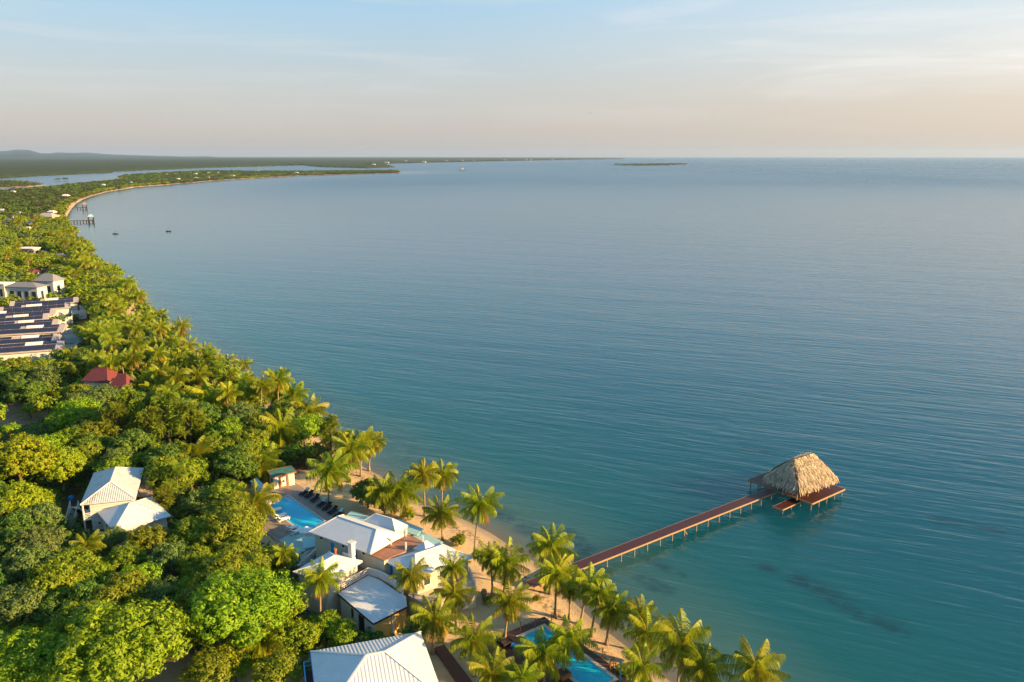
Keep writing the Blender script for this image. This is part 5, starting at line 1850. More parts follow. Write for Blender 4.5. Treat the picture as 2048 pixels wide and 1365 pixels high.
# ---- hand-placed broadleaf trees: crown centre px, radius px, kind, label
BT = [
 (250, 1300, 150, 'bright', 'huge bright green tree filling the bottom left foreground'),
 (75, 1335, 110, 'bright', 'bright green tree in the bottom left corner'),
 (485, 1218, 128, 'bright', 'broad bright green tree left of the low flat-roofed wing'),
 (590, 1280, 60, 'bright', 'bright green tree touching the left corner of the front house roof'),
 (415, 1345, 75, 'yellow', 'yellow-green tree at the bottom edge between the two big green trees'),
 (560, 1350, 70, 'yellow', 'olive tree at the bottom edge beside the front house balcony'),
 (470, 1335, 46, 'bright', 'low bright green tree at the bottom edge right of the huge foreground tree'),
 (600, 1330, 36, 'dark', 'small dark tree directly beside the front house balcony'),
 (655, 1275, 26, 'dark', 'low dark bush against the left edge of the front house roof'),
 (40, 925, 105, 'sun_lime', 'brilliant yellow-green tree at the left edge above the clapboard house'),
 (120, 935, 60, 'sun_lime', 'right-hand lobe of brilliant green foliage close to the clapboard house roof'),
 (45, 1010, 70, 'sun_lime', 'yellow lower tree at the left edge beside the outside stair'),
 (30, 1075, 60, 'dark', 'dark tree at the left edge below the outside stair'),
 (60, 1135, 70, 'grey', 'blue-green tree at the left edge in the middle of the lower forest'),
 (45, 1215, 75, 'grey', 'blue-green tree at the left edge above the bottom left corner tree'),
 (135, 1140, 66, 'yellow', 'yellow-crowned tree right of the blue-green tree at the left edge'),
 (125, 1225, 62, 'dark', 'dark tree behind the huge bright green foreground tree'),
 (250, 1125, 52, 'yellow', 'small yellow tree below the clapboard house, right of the small golden palm'),
 (300, 1082, 56, 'yellow', 'yellow-leaved tree covering the lower corner of the cottage roof'),
 (225, 1082, 40, 'grey', 'grey-green tree directly under the cottage'),
 (345, 1120, 55, 'grey', 'olive tree in the hollow between the cottage and the broad green tree'),
 (395, 1072, 62, 'yellow', 'sunlit yellow tree between the cottage and the long pool'),
 (478, 1108, 58, 'yellow', 'bright yellow tree directly left of the teal terrace'),
 (550, 1122, 46, 'bright', 'green tree overhanging the lodge stairs'),
 (400, 1130, 55, 'yellow', 'orange-tinged tree above the broad bright green tree'),
 (330, 1200, 60, 'grey', 'grey-green tree in shade between the two big bright trees'),
 (225, 1190, 50, 'dark', 'dark tree in the gap behind the huge foreground tree'),
 (446, 990, 50, 'yellow', 'yellow-green tree left of the low palm at the pool'),
 (400, 1005, 44, 'grey', 'grey-green tree between the cottage and the pool palm'),
 (690, 1270, 42, 'bright', 'round green bush beside the yellow end wall'),
 (650, 1250, 40, 'bright', 'round green bush in front of the white garden wall'),
 (745, 1275, 26, 'dark', 'dark shrub at the foot of the yellow end wall'),
 (825, 1255, 42, 'dark', 'dark bush between the yellow end wall and the front house palm'),
 (735, 985, 42, 'dark', 'dark round sea-grape tree beyond the main lodge roof'),
 (770, 1000, 34, 'dark', 'dark sea-grape tree under the bushy palm beyond the lodge'),
 (600, 905, 38, 'dark', 'dark tree with a bent grey trunk behind the pool house'),
 (640, 900, 30, 'grey', 'grey-green tree at the fence behind the pool house'),
 (475, 930, 55, 'dark', 'dark tree above the yellow-green tree left of the pool'),
 (440, 900, 50, 'yellow', 'yellow-olive tree right of the golden drooping palm'),
 (330, 930, 55, 'dark', 'dark tree directly behind the clapboard house annex'),
 (255, 900, 55, 'dark', 'dark tree behind the clapboard house roof'),
 (190, 900, 46, 'dark', 'dark tree between the brilliant tree and the clapboard house roof'),
 (200, 800, 50, 'grey', 'grey-green tree in front of the red-roofed house'),
 (150, 815, 42, 'grey', 'rounded grey-green tree left of the red-roofed house'),
 (55, 790, 45, 'dark', 'dark tree beyond the bare dirt clearing'),
 (30, 740, 50, 'yellow', 'yellow tree at the left edge in front of the solar roofs'),
 (90, 735, 45, 'yellow', 'golden tree in front of the nearest solar roof'),
 (60, 822, 24, 'bright', 'small flat-topped tree standing in the dirt clearing'),
 (560, 870, 34, 'dark', 'dark tree in the shore grove behind the hanging palm'),
 (110, 850, 40, 'bright', 'green tree at the right end of the dirt clearing'),
 (20, 860, 45, 'bright', 'bright green tree at the left edge below the dirt clearing'),
]
for (x, y, r, k, lb) in BT:
    r *= 0.86
    z0 = GZ
    p = at(x, y, 4.0)
    rm = r / ppm(p)
    h = 0.8 + rm * 0.75 if rm > 3 else rm * 0.85
    while clashes(x, y, r * 1.12, at(x, y, GZ + h).y) and r > 20:
        r *= .93
    p = at(x, y, GZ + h)
    rm = r / ppm(p)
    tree(p.x, p.y, rm, k, lb, 'broadleaf trees around the resort', h=h, squash=0.9)
CT = [(355, 965, 42, 'feathery pine behind the cottage roof'), (330, 1000, 34, 'grey-green feathery pine right of the cottage roof'), (270, 830, 55, 'golden feathery pine in front of the red-roofed house'),
      (235, 850, 48, 'feathery pine left of the golden one before the red-roofed house'), (335, 840, 55, 'yellow feathery pine right of the hidden small red roof'), (380, 850, 48, 'feathery pine just left of the large clear palm'),
      (660, 868, 44, 'upright feathery pine at the water edge above the little spit'), (690, 885, 36, 'feathery pine among the palms above the little spit'), (420, 735, 40, 'feathery pine on the bulging shore beyond the large clear palm'),
      (380, 740, 36, 'feathery pine left of the one on the bulging shore'), (460, 775, 38, 'feathery pine at the foot of the shore bulge'), (350, 700, 30, 'feathery pine behind the far shore palms'), (300, 860, 46, 'olive feathery pine below the small red roof')]
for (x, y, r, lb) in CT:
    p = at(x, y, 4.5)
    rm = r / ppm(p) * 1.05
    p = at(x, y, GZ + rm * 1.25)
    feather(p.x, p.y, rm, lb, 'feathery pines near the shore')

# small plants on the sand
for (x, y, r, lb) in ((917, 1086, 17, 'round yellow-green shrub standing alone on the sand behind the lodge'), (815, 1035, 16, 'yellow-green shrub at the foot of the bushy palm'),
                      (975, 1205, 11, 'low spiky shrub below the clay pots'), (1075, 1192, 9, 'dark little shrub beside the pier foot'), (1248, 1350, 20, 'dark shrub beside the blue lamp post'), (950, 1110, 9, 'tiny shrub at the foot of the tall lone palm')):
    p = at(x, y, GZ)
    rm = r / ppm(p)
    t = thing('shrub', (p.x, p.y, ground_z(p.x, p.y)), lb, 'shrub', 'shrubs on the sand')
    o = child('foliage', CR['shrub'][0], t, (rm, rm, rm), (0, 0, rm * 0.6), rt.uniform(0, 6))
    mb = MB(); mb.tube([(0, 0, -.1), (0, 0, rm * .6)], [.05, .03], 5); o = mb.build('stem', M['bark']); o.parent = t

# ------------------------------------------------------------------ houses farther along the coast
def solar_house(xr, yr, xl, yl, depth, label, skylight, z0=GZ, h=5.6):
    """long low-pitched house; ridge from the right end px to the left px, panels on the slope facing us"""
    a, b = at(xr, yr, h + 1.2), at(xl, yl, h + 1.2)
    d = (b - a); L = d.length; d.normalize()
    n = Vector((d.y, -d.x, 0))
    if n.y > 0: n = -n
    t = thing('solar_house', (a.x, a.y, z0), label, 'house', 'terraced houses with solar roofs')
    e0, e1 = a + n * depth, b + n * depth
    e0.z = e1.z = h
    g0, g1 = a - n * depth * .45, b - n * depth * .45
    g0.z = g1.z = h + .35
    mb = MB()
    dn = Vector((0, 0, .3))
    mb.hexa([e0 - dn, a - dn, g0 - dn], [e0, a, g0]) if False else None
    mb.poly([e0, a, b, e1]); mb.poly([a, g0, g1, b])
    mb.poly([e0 - dn, e0, e1, e1 - dn]); mb.poly([g0 - dn, g1 - dn, g1, g0]); mb.poly([e0, e0 - dn, g0 - dn, g0, a]); mb.poly([e1, b, g1, g1 - dn, e1 - dn])
    mb.poly([e0 - dn, e1 - dn, g1 - dn, g0 - dn])
    mb.build('roof', M['taupe_roof'], t)
    mb = MB()
    w = [e0 - n * .5 + d * .6, e1 - n * .5 - d * .6, g1 + n * .4 - d * .6, g0 + n * .4 + d * .6]
    mb.prism([p.xy for p in w], z0, h - .29)
    mb.build('wall', M['white_wall'], t)
    up_ = (a - e0); sl = up_.length; up_.normalize()
    nn = up_.cross(d); nn = nn if nn.z > 0 else -nn
    npan = int((L - 3.0) / 2.5)
    for row, (s0, s1) in enumerate(((.06, .60), (.67, .97))):
        for k in range(npan):
            x0 = 1.6 + k * 2.5
            if row == 1 and skylight[0] <= (x0 / L) <= skylight[1]:
                continue
            mb = MB()
            c = [e0 + d * x0 + up_ * (sl * s0), e0 + d * (x0 + 2.32) + up_ * (sl * s0), e0 + d * (x0 + 2.32) + up_ * (sl * s1), e0 + d * x0 + up_ * (sl * s1)]
            mb.hexa([p + nn * .05 for p in c], [p + nn * .12 for p in c])
            mb.build('solar_panel', M['solar'], t)
    mb = MB()
    x0, x1 = skylight[0] * L, min(1, skylight[1]) * L
    c = [e0 + d * x0 + up_ * (sl * .66), e0 + d * x1 + up_ * (sl * .66), e0 + d * x1 + up_ * (sl * 1.0), e0 + d * x0 + up_ * (sl * 1.0)]
    mb.hexa([p + nn * .06 for p in c], [p + nn * .16 for p in c])
    mb.build('skylight', M['skylight'], t)
    # balcony block at the seaward end
    bq = [e0 - n * .3 - d * .1, e0 - n * .3 - d * 4.4, a + n * .3 - d * 4.4, a + n * .3 - d * .1]
    mb = MB(); mb.prism([p.xy for p in bq], z0, h - 2.2); mb.build('balcony', M['white_wall'], t)
    mb = MB()
    for i in (0, 1):
        p, q = bq[i], bq[i + 1]
        mb.bar((p.x, p.y, h - 1.75), (q.x, q.y, h - 1.75), .12, .9)
    mb.build('parapet', M['trim'], t)
    foot(w, 1.5)
    return t


SOL = [((157, 594), (20, 603), 3.9, 'solar-roofed house at the back of the terrace, farthest from us', (.30, .50)),
       ((140, 604.5), (-20, 616), 3.6, 'second solar-roofed house from the back of the terrace', (.36, .56)),
       ((112, 617), (-30, 626), 3.6, 'third solar-roofed house from the back, behind the small roof garden', (.7, .8)),
       ((98, 626.5), (-40, 636), 3.6, 'fourth solar-roofed house from the back, in the middle of the terrace', (.30, .52)),
       ((118, 638), (-40, 647.5), 3.6, 'fifth solar-roofed house from the back, with the pale skylight near its middle', (.32, .52)),
       ((132, 648.5), (-40, 658), 4.9, 'sixth solar-roofed house from the back, with the widest sloping panels', (.26, .46)),
       ((120, 668), (-40, 678), 3.9, 'second nearest solar-roofed house of the terrace', (.26, .48)),
       ((128, 681), (-40, 693), 5.4, 'nearest solar-roofed house of the terrace, its white wall above the trees', (.25, .46))]
for (r_, l_, dp, lb, sk) in SOL:
    solar_house(*r_, *l_, dp, lb, sk)


def plain_house(x, y, wpx, label, roof, wall='white_wall', h=3.4, ang=None, depth=0.7, name='house', group=None, rise=None, windows=3):
    """hip-roofed house: roof centre px, width px"""
    p = at(x, y, GZ + h)
    w = wpx / ppm(p)
    ang = ang if ang is not None else R_(-20)
    d = Vector((math.cos(ang), math.sin(ang), 0)); n = Vector((-d.y, d.x, 0))
    hw, hd = w / 2, w * depth / 2
    q = [p - d * hw - n * hd, p + d * hw - n * hd, p + d * hw + n * hd, p - d * hw + n * hd]
    rise = rise or w * depth * 0.24
    t = thing(name, (p.x, p.y, GZ), label, 'house', group)
    mb = MB()
    ax = [q[1], q[2], q[3], q[0]] if depth < 1 else q
    hip_roof(mb, ax, 0.28, 0.72, GZ + h + rise, 0.2)
    mb.build('roof', M[roof], t, fix=False)
    wq2 = inset(q, min(.5, w * .06))
    mb = MB(); walls(mb, wq2, GZ - .3, GZ + h - .201); mb.build('wall', M[wall], t)
    for k in range(windows):
        t0 = (k + .55) / (windows + .3)
        panel(wq2[0], wq2[1], t0, t0 + .16 / max(1, windows / 3), GZ + h * .38, GZ + h * .74, out=.05).build('window', M['glass'], t)
    panel(wq2[1], wq2[2], .35, .6, GZ + h * .2, GZ + h * .74, out=.05).build('window', M['glass'], t)
    foot(q, 1)
    return t


plain_house(52, 572, 76, 'long white two-storey house with a slate-grey roof behind the solar terrace, its left wing', 'grey_roof', h=6.5, ang=R_(-10), depth=.42, windows=4)
plain_house(98, 560, 46, 'taller right wing of the long white house, under a square grey-brown hip roof', 'grey_roof', h=7.5, ang=R_(-10), depth=.75, rise=2.4, windows=2)
plain_house(3, 566, 36, 'flat white block with roof boxes at the left edge behind the solar terrace', 'skylight', h=7.5, ang=R_(-10), depth=.8, rise=.3, windows=2)
plain_house(62, 544, 36, 'left of two small red-roofed bungalows beyond the long white house', 'red_roof', h=3.4, ang=R_(-15), windows=2)
plain_house(99, 542, 25, 'right of two small red-roofed bungalows beyond the long white house', 'red_roof', h=3.4, ang=R_(-15), windows=2)
plain_house(58, 496, 37, 'tan house with a pale flat roof at the edge of the village', 'skylight', 'cream_wall', h=5.0, ang=R_(-8), rise=.6)
plain_house(122, 511, 26, 'low grey-roofed beach house near the bend of the shore', 'grey_roof', 'cream_wall', h=3.4, ang=R_(-25), windows=2)
plain_house(82, 504, 42, 'long low brick-red shed between the tan house and the beach house', 'taupe_roof', 'cream_wall', h=2.4, ang=R_(-22), depth=.35, windows=2)
plain_house(247, 769, 40, 'red-roofed two-storey house half hidden in the trees, its nearer wing', 'red_roof', 'cream_wall', h=6.2, ang=R_(-12), depth=.9, rise=2.4, windows=2)
plain_house(205, 757, 60, 'rear wing of the red-roofed house with an orange-lit ridge', 'red_roof', 'white_wall', h=6.2, ang=R_(-12), depth=.8, rise=2.6)
plain_house(298, 853, 28, 'tiny red roof showing between the feathery pines', 'red_roof', 'cream_wall', h=3.8, ang=R_(-30), windows=2)
VIL = 'village houses along the far beach'
vill = [(95, 433, 40, 'taupe_roof', 'yellow_wall', 'wide taupe-roofed yellow house close to the far jetty'), (60, 447, 26, 'grey_roof', 'white_wall', 'grey-roofed white house in the middle of the village'),
        (65, 436, 20, 'red_roof', 'yellow_wall', 'red-roofed yellow house left of the wide taupe roof'), (20, 440, 22, 'taupe_roof', 'cream_wall', 'tan house near the left edge of the village'),
        (22, 433, 16, 'red_roof', 'white_wall', 'small red-roofed house near the left edge of the village'), (5, 421, 18, 'skylight', 'white_wall', 'white house at the left edge above the village'),
        (8, 449, 22, 'grey_roof', 'white_wall', 'blue-white house at the left edge of the village'), (104, 424, 17, 'skylight', 'cream_wall', 'pale roof behind the wide taupe-roofed house'),
        (40, 426, 13, 'skylight', 'white_wall', 'small white roof at the back of the village'), (131, 391.5, 15, 'skylight', 'white_wall', 'lone white roof in the forest beyond the village'),
        (75, 414, 8, 'red_roof', 'cream_wall', 'tiny orange roof in the forest beyond the village'), (33, 467, 14, 'taupe_roof', 'cream_wall', 'small tan roof at the near edge of the village'),
        (57, 456, 14, 'skylight', 'white_wall', 'small white roof at the near edge of the village'), (30, 377, 14, 'red_roof', 'cream_wall', 'small orange roof by the lagoon'), (26, 383, 10, 'teal_roof', 'white_wall', 'small pale blue roof by the lagoon')]
for (x, y, w, rf_, wl2, lb) in vill:
    plain_house(x, y, w, lb, rf_, wl2, h=3.6, ang=R_(rt.uniform(-35, -5)), windows=2, group=VIL)
PEN = 'houses on the long wooded point'
pen = [(333, 349.5, 10, 'fascia', 'orange_wood', 'small orange house on the wooded point nearest the lagoon'), (352, 349, 14, 'taupe_roof', 'yellow_wall', 'long pale yellow house on the crest of the wooded point'),
       (392, 349, 9, 'skylight', 'white_wall', 'small white-roofed house on the crest of the wooded point'), (391, 357, 13, 'taupe_roof', 'yellow_wall', 'yellow house by the water of the wooded point'),
       (417, 347, 9, 'skylight', 'white_wall', 'white house on the crest right of the yellow one'), (435, 346, 8, 'taupe_roof', 'cream_wall', 'cream house on the crest of the point'),
       (465, 352, 15, 'taupe_roof', 'cream_wall', 'wide cream house by the water in the middle of the point'), (518, 342.5, 9, 'skylight', 'white_wall', 'white house at the back of the point beside the lagoon'),
       (592, 346.5, 14, 'skylight', 'cream_wall', 'large white block at the water near the tip, the left of two'), (630, 346, 14, 'grey_roof', 'white_wall', 'large white block at the water near the tip, the right of two'),
       (357, 359, 9, 'skylight', 'white_wall', 'small white roof at the near beach of the point'), (262, 366, 8, 'teal_roof', 'white_wall', 'pale teal roof at the start of the point'), (207, 371, 11, 'skylight', 'white_wall', 'white roof in the trees at the start of the point'),
       (418, 356, 7, 'taupe_roof', 'cream_wall', 'tiny cream house right of the yellow one by the water')]
for (x, y, w, rf_, wl2, lb) in pen:
    plain_house(x, y - 0.5, w * .75, lb, rf_, wl2, h=3.8, ang=R_(-20), windows=2, group=PEN, rise=2.0)
FT = 'buildings of the far town'
for i, (x, y, w) in enumerate([(747, 329, 8), (773, 325, 10), (848, 323.5, 8), (893, 321.5, 4), (925, 321, 5), (948, 320.8, 4), (1010, 320.2, 6), (1053, 319.8, 5), (1062, 319.6, 4), (1105, 318.8, 5), (1132, 318.3, 3), (812, 322, 5)]):
    plain_house(x, y, w, 'pale building of the far town low on the horizon', 'skylight', 'cream_wall', h=9.0, ang=R_(-15), windows=0, group=FT, rise=2, depth=.5)

# ------------------------------------------------------------------ far jetties and boats
def jetty(x0, y0, x1, y1, label, shelter, n):
    a, b = at(x0, y0, 1.6), at(x1, y1, 1.6)
    t = thing('jetty', (a.x, a.y, 0), label, 'jetty')
    d = (b - a).normalized(); nv2 = Vector((-d.y, d.x, 0))
    mb = MB(); mb.bar(a, b, 2.4, .35); mb.build('deck', M['dark_wood'], t)
    for k in range(n):
        p = lerp(a, b, (k + .5) / n)
        for s in (-1, 1):
            c = p + nv2 * s
            mb = MB(); mb.tube([(c.x, c.y, -1.5), (c.x, c.y, 1.9)], [.28, .28], 6); mb.build('pile', M['dark_wood'], t)
    if shelter:
        c = b - d * 2.2
        hd = MB(); hd.box((c.x, c.y, 1.5), (4.8, 4.8, .4), math.atan2(d.y, d.x)); hd.build('jetty_head', M['dark_wood'], t)
        for sx in (-1.9, 1.9):
            for sy in (-1.9, 1.9):
                pp_ = c + d * sx + nv2 * sy
                mb = MB(); mb.box((pp_.x, pp_.y, -1.0), (.4, .4, 5.8)); mb.build('post', M['dark_wood'], t)
        q = [c - d * 2.2 - nv2 * 2.2, c + d * 2.2 - nv2 * 2.2, c + d * 2.2 + nv2 * 2.2, c - d * 2.2 + nv2 * 2.2]
        for p in q: p.z = 4.8
        mb = MB(); hip_roof(mb, [q[1], q[2], q[3], q[0]], .3, .7, 6.8, .2); mb.build('shelter_roof', M['teal_roof' if y0 > 430 else 'brown_roof'], t, fix=False)
    return t


jetty(132, 442.5, 188, 441, 'longer far jetty with a small teal-roofed shelter at its end', True, 9)
jetty(152, 415.5, 174, 415, 'shorter jetty beyond the sheltered one, near the bend of the far beach', True, 4)
for (x, y, s, lb) in ((231, 468.5, 1.0, 'tiny dark canoe with a standing paddler, left of two on the calm bay'), (337, 463.5, 1.0, 'tiny dark open boat, right of two on the calm bay')):
    p = at(x, y, 0)
    t = thing('canoe', (p.x, p.y, 0), lb, 'boat', 'small boats on the calm bay')
    mb = MB()
    sec = [(-2.0, .05, .6), (-1.4, .35, .45), (0, .5, .38), (1.4, .35, .45), (2.0, .05, .6)]
    for (xa, wa, ha), (xb, wb, hb) in zip(sec[:-1], sec[1:]):
        mb.hexa([(xa, -wa * .5, -.15), (xb, -wb * .5, -.15), (xb, wb * .5, -.15), (xa, wa * .5, -.15)], [(xa, -wa, ha), (xb, -wb, hb), (xb, wb, hb), (xa, wa, ha)])
    o = mb.build('hull', M['hull']); o.parent = t
    mb = MB(); mb.bar((-.2, -.7, .6), (-.2, .7, .6), .25, .05); o = mb.build('thwart', M['hull']); o.parent = t


def person(loc, label, sit=False):
    """small standing or sitting figure, one continuous skinned surface"""
    import bmesh
    hip_ = .45 if sit else .9
    pts = {'pelvis': (0, 0, hip_), 'chest': (0, 0, hip_ + .42), 'neck': (0, 0, hip_ + .58), 'head': (0.02, 0, hip_ + .74), 'ls': (0, .2, hip_ + .5), 'le': (.1, .28, hip_ + .25), 'lh': (.3, .22, hip_ + .12),
           'rs': (0, -.2, hip_ + .5), 're': (.12, -.28, hip_ + .28), 'rh': (.32, -.2, hip_ + .3)}
    if sit:
        pts.update(lk=(.4, .1, hip_), lf=(.45, .1, .05), rk=(.4, -.1, hip_), rf=(.45, -.1, .05))
    else:
        pts.update(lk=(.04, .11, .48), lf=(0, .12, .06), rk=(.02, -.11, .48), rf=(0, -.12, .06))
    ed = [('pelvis', 'chest'), ('chest', 'neck'), ('neck', 'head'), ('chest', 'ls'), ('ls', 'le'), ('le', 'lh'), ('chest', 'rs'), ('rs', 're'), ('re', 'rh'), ('pelvis', 'lk'), ('lk', 'lf'), ('pelvis', 'rk'), ('rk', 'rf')]
    rad = dict(pelvis=.15, chest=.16, neck=.06, head=.11, ls=.07, rs=.07, le=.05, re=.05, lh=.04, rh=.04, lk=.075, rk=.075, lf=.05, rf=.05)
    ks = list(pts)
    me = bpy.data.meshes.new('person')
    me.from_pydata([pts[k] for k in ks], [(ks.index(a), ks.index(b)) for a, b in ed], [])
    o = bpy.data.objects.new('person', me); COL.objects.link(o)
    sk = o.modifiers.new('skin', 'SKIN'); o.modifiers.new('sub', 'SUBSURF').levels = 1
    for i, k in enumerate(ks):
        me.skin_vertices[0].data[i].radius = (rad[k], rad[k])
    me.skin_vertices[0].data[0].use_root = True
    me.materials.append(M['cloth_dark'])
    o.location = loc
    tag(o, label, 'person', 'people in the small boats')
    return o


p = at(231, 468.5, 0); person((p.x - .3, p.y, .3), 'dark figure standing upright in the left canoe with arms held forward')
p = at(337, 463.5, 0); person((p.x - 1.2, p.y, .3), 'dark figure seated at the left end of the right-hand boat', True); person((p.x + 1.0, p.y, .3), 'dark figure seated at the right end of the right-hand boat', True)
p = at(925, 341, 0)
t = thing('ferry', (p.x, p.y, 0), 'small pale grey ship lying far out off the wooded point', 'ship')
mb = MB(); mb.hexa([(-13, -2.5, -.5), (12, -2.5, -.5), (12, 2.5, -.5), (-13, 2.5, -.5)], [(-15, -3.5, 3), (14, -3.5, 2.6), (14, 3.5, 2.6), (-15, 3.5, 3)]); o = mb.build('hull', M['grey_roof']); o.parent = t
mb = MB(); mb.box((0, 0, 2.9), (13, 5, 3.4)); o = mb.build('cabin', M['white_wall']); o.parent = t
mb = MB(); mb.box((2, 0, 6.3), (5, 4, 2.6)); o = mb.build('bridge', M['white_wall']); o.parent = t
mb = MB(); mb.tube([(1, 0, 8.9), (1, 0, 13)], [.3, .15], 6); o = mb.build('mast', M['grey_roof']); o.parent = t
bp = Vector(((1180 - 1024) / FPX, CP + (682.5 - 227) / FPX * SP, -SP + (682.5 - 227) / FPX * CP)) * 330 + Vector((0, 0, CAM_H))
mb = MB()
B0 = bp
mb.tube([B0 + Vector((-.35, 0, 0)), B0 + Vector((-.1, 0, .03)), B0 + Vector((.2, 0, .02)), B0 + Vector((.4, 0, 0))], [.02, .08, .07, .015], 6)
for s in (-1, 1):
    mb.hexa([B0 + Vector((-.12, 0, .02)), B0 + Vector((.14, 0, .02)), B0 + Vector((.10, s * .45, .22)), B0 + Vector((-.10, s * .45, .22))], [B0 + Vector((-.12, 0, .05)), B0 + Vector((.14, 0, .05)), B0 + Vector((.10, s * .45, .25)), B0 + Vector((-.10, s * .45, .25))])
    mb.hexa([B0 + Vector((-.10, s * .45, .22)), B0 + Vector((.10, s * .45, .22)), B0 + Vector((-.06, s * .95, .16)), B0 + Vector((-.12, s * .95, .16))], [B0 + Vector((-.10, s * .45, .25)), B0 + Vector((.10, s * .45, .25)), B0 + Vector((-.06, s * .95, .18)), B0 + Vector((-.12, s * .95, .18))])
tag(mb.build('sea_bird', M['hull']), 'tiny dark seabird gliding in the pale sky above the sea', 'bird')

# ================================================================== forest filler
def in_poly(x, y, poly):
    c = False
    n = len(poly)
    for i in range(n):
        (ax, ay), (bx, by) = poly[i], poly[(i + 1) % n]
        if (ay > y) != (by > y) and x < (bx - ax) * (y - ay) / (by - ay) + ax:
            c = not c
    return c


CLEAR = [[at(x, y, 0).xy for x, y in ((-60, 828), (60, 820), (110, 845), (60, 868), (-60, 880))],          # dirt clearing
         [at(x, y, 0).xy for x, y in ((500, 1100), (430, 1050), (500, 970), (650, 930), (760, 1020), (1500, 1500), (900, 1500), (860, 1180), (600, 1130))],   # pools, lodge, beach
         [at(x, y, 0).xy for x, y in ((118, 1052), (140, 990), (165, 990), (180, 1052))],
         [at(x, y, 0).xy for x, y in ((240, 690), (255, 655), (290, 650), (300, 690))]]
SIGHT = [(250, 790, 32), (298, 866, 14), (205, 770, 20), (150, 735, 20)]     # keep the view to the hidden roofs open


def free(x, y, r):
    for (cx, cy, cr, poly) in FOOT:
        if (x - cx) ** 2 + (y - cy) ** 2 < (cr + r) ** 2:
            if in_poly(x, y, poly):
                return False
            for i in range(len(poly)):
                (ax, ay), (bx, by) = poly[i], poly[(i + 1) % len(poly)]
                ex_, ey_ = bx - ax, by - ay
                tt = max(0, min(1, ((x - ax) * ex_ + (y - ay) * ey_) / (ex_ * ex_ + ey_ * ey_ + 1e-9)))
                if math.hypot(x - ax - ex_ * tt, y - ay - ey_ * tt) < r * 0.75:
                    return False
    return not any(in_poly(x, y, c) for c in CLEAR)


def blocks_roof(x, y, h):
    """true when a tree of height h here would stand in front of one of the houses"""
    px_, py_ = proj((x, y, GZ + h))
    bx_, by_ = proj((x, y, GZ))
    for (cx, cy, cr, poly) in FOOT:
        if cy < y - 1 or cy > 950:
            continue
        X0, Y0 = proj((cx, cy, GZ + 4.0))
        if abs(X0 - px_) < cr * ppm((cx, cy, 3)) * 0.9 and py_ < Y0 < by_ and (cy - y) < 60:
            return True
    return False


# more palms in the belt along the shore
nz_ = 0
while nz_ < 80:
    yy_ = rt.uniform(150, 620)
    xx_ = rt.uniform(-.64 * yy_, 0)
    d_ = float(landdist(np.array([[xx_, yy_]]))[0])
    if not 3 < d_ < (16 + .09 * yy_ if nz_ < 60 else 200):
        continue
    if any(math.hypot(xx_ - a, yy_ - b) < 3.2 + .004 * yy_ for a, b, _ in TREES):
        continue
    hp_ = rt.uniform(6.5, 9.5)
    bb_ = proj((xx_, yy_, 1.3))
    if bb_[0] < 205 and 585 < bb_[1] < 740 or any(in_poly(xx_, yy_, c) for c in CLEAR):
        continue
    if blocks_roof(xx_, yy_, hp_ + 2.5):
        continue
    nz_ += 1
    bx_, by_ = proj((xx_, yy_, 1.3))
    tx2, ty2 = proj((xx_ + rt.uniform(-.8, 1.2), yy_, 1.3 + hp_))
    palm((bx_, by_), (tx2, ty2), rt.uniform(2.2, 3.0) * ppm((xx_, yy_, 8)), 'sunlit coconut palm in the dense grove lining the shore toward the solar roofs' if by_ > 590 else 'small coconut palm in the green belt along the far village shore', GROVE)

# candidate spots, near to far
cand = []
yy = 48.0
while yy < 640:
    r = 3.1 + 0.0016 * yy
    xx = -0.70 * yy - 20
    while xx < 60:
        cand.append((xx + rt.uniform(-.9, .9) * r * .7, yy + rt.uniform(-.9, .9) * r * .7, r * rt.uniform(.72, 1.25)))
        xx += r * 1.32
    yy += r * 1.25
cx_ = np.array([(c[0], c[1]) for c in cand])
cdist = landdist(cx_)
tx_ = np.array([(a, b) for a, b, _ in TREES])
tr_ = np.array([c for _, _, c in TREES])
LANDMARKS = [(215, 985, 'the clapboard house'), (265, 1020, 'the white cottage'), (590, 1020, 'the long pool'), (560, 965, 'the pool house'), (655, 1140, 'the kitchen roof'), (700, 1215, 'the low wing'),
             (740, 1310, 'the front house'), (235, 770, 'the red-roofed house'), (60, 845, 'the dirt clearing'), (90, 680, 'the nearest solar roof'), (130, 640, 'the middle solar roofs'), (90, 600, 'the farthest solar roof'),
             (60, 575, 'the long white house'), (270, 645, 'the sandy gap'), (425, 810, 'the large clear palm'), (385, 915, 'the golden drooping palm'), (250, 1290, 'the huge foreground tree'), (500, 1215, 'the broad bright green tree'),
             (40, 925, 'the brilliant yellow-green tree'), (35, 1285, 'the low leftmost palm'), (470, 760, 'the shore bulge'), (60, 500, 'the tan village house'), (590, 800, 'the dark shore grove')]
LOOK = {'bright': 'bright green', 'yellow': 'yellow-green', 'dark': 'dark green', 'grey': 'grey-green'}
ORD = ['nearest', 'second', 'third', 'fourth', 'fifth', 'sixth', 'seventh', 'eighth', 'ninth', 'tenth', 'eleventh', 'twelfth', 'thirteenth', 'fourteenth', 'fifteenth', 'sixteenth', 'seventeenth', 'eighteenth', 'nineteenth', 'twentieth']
indiv, rest = [], []
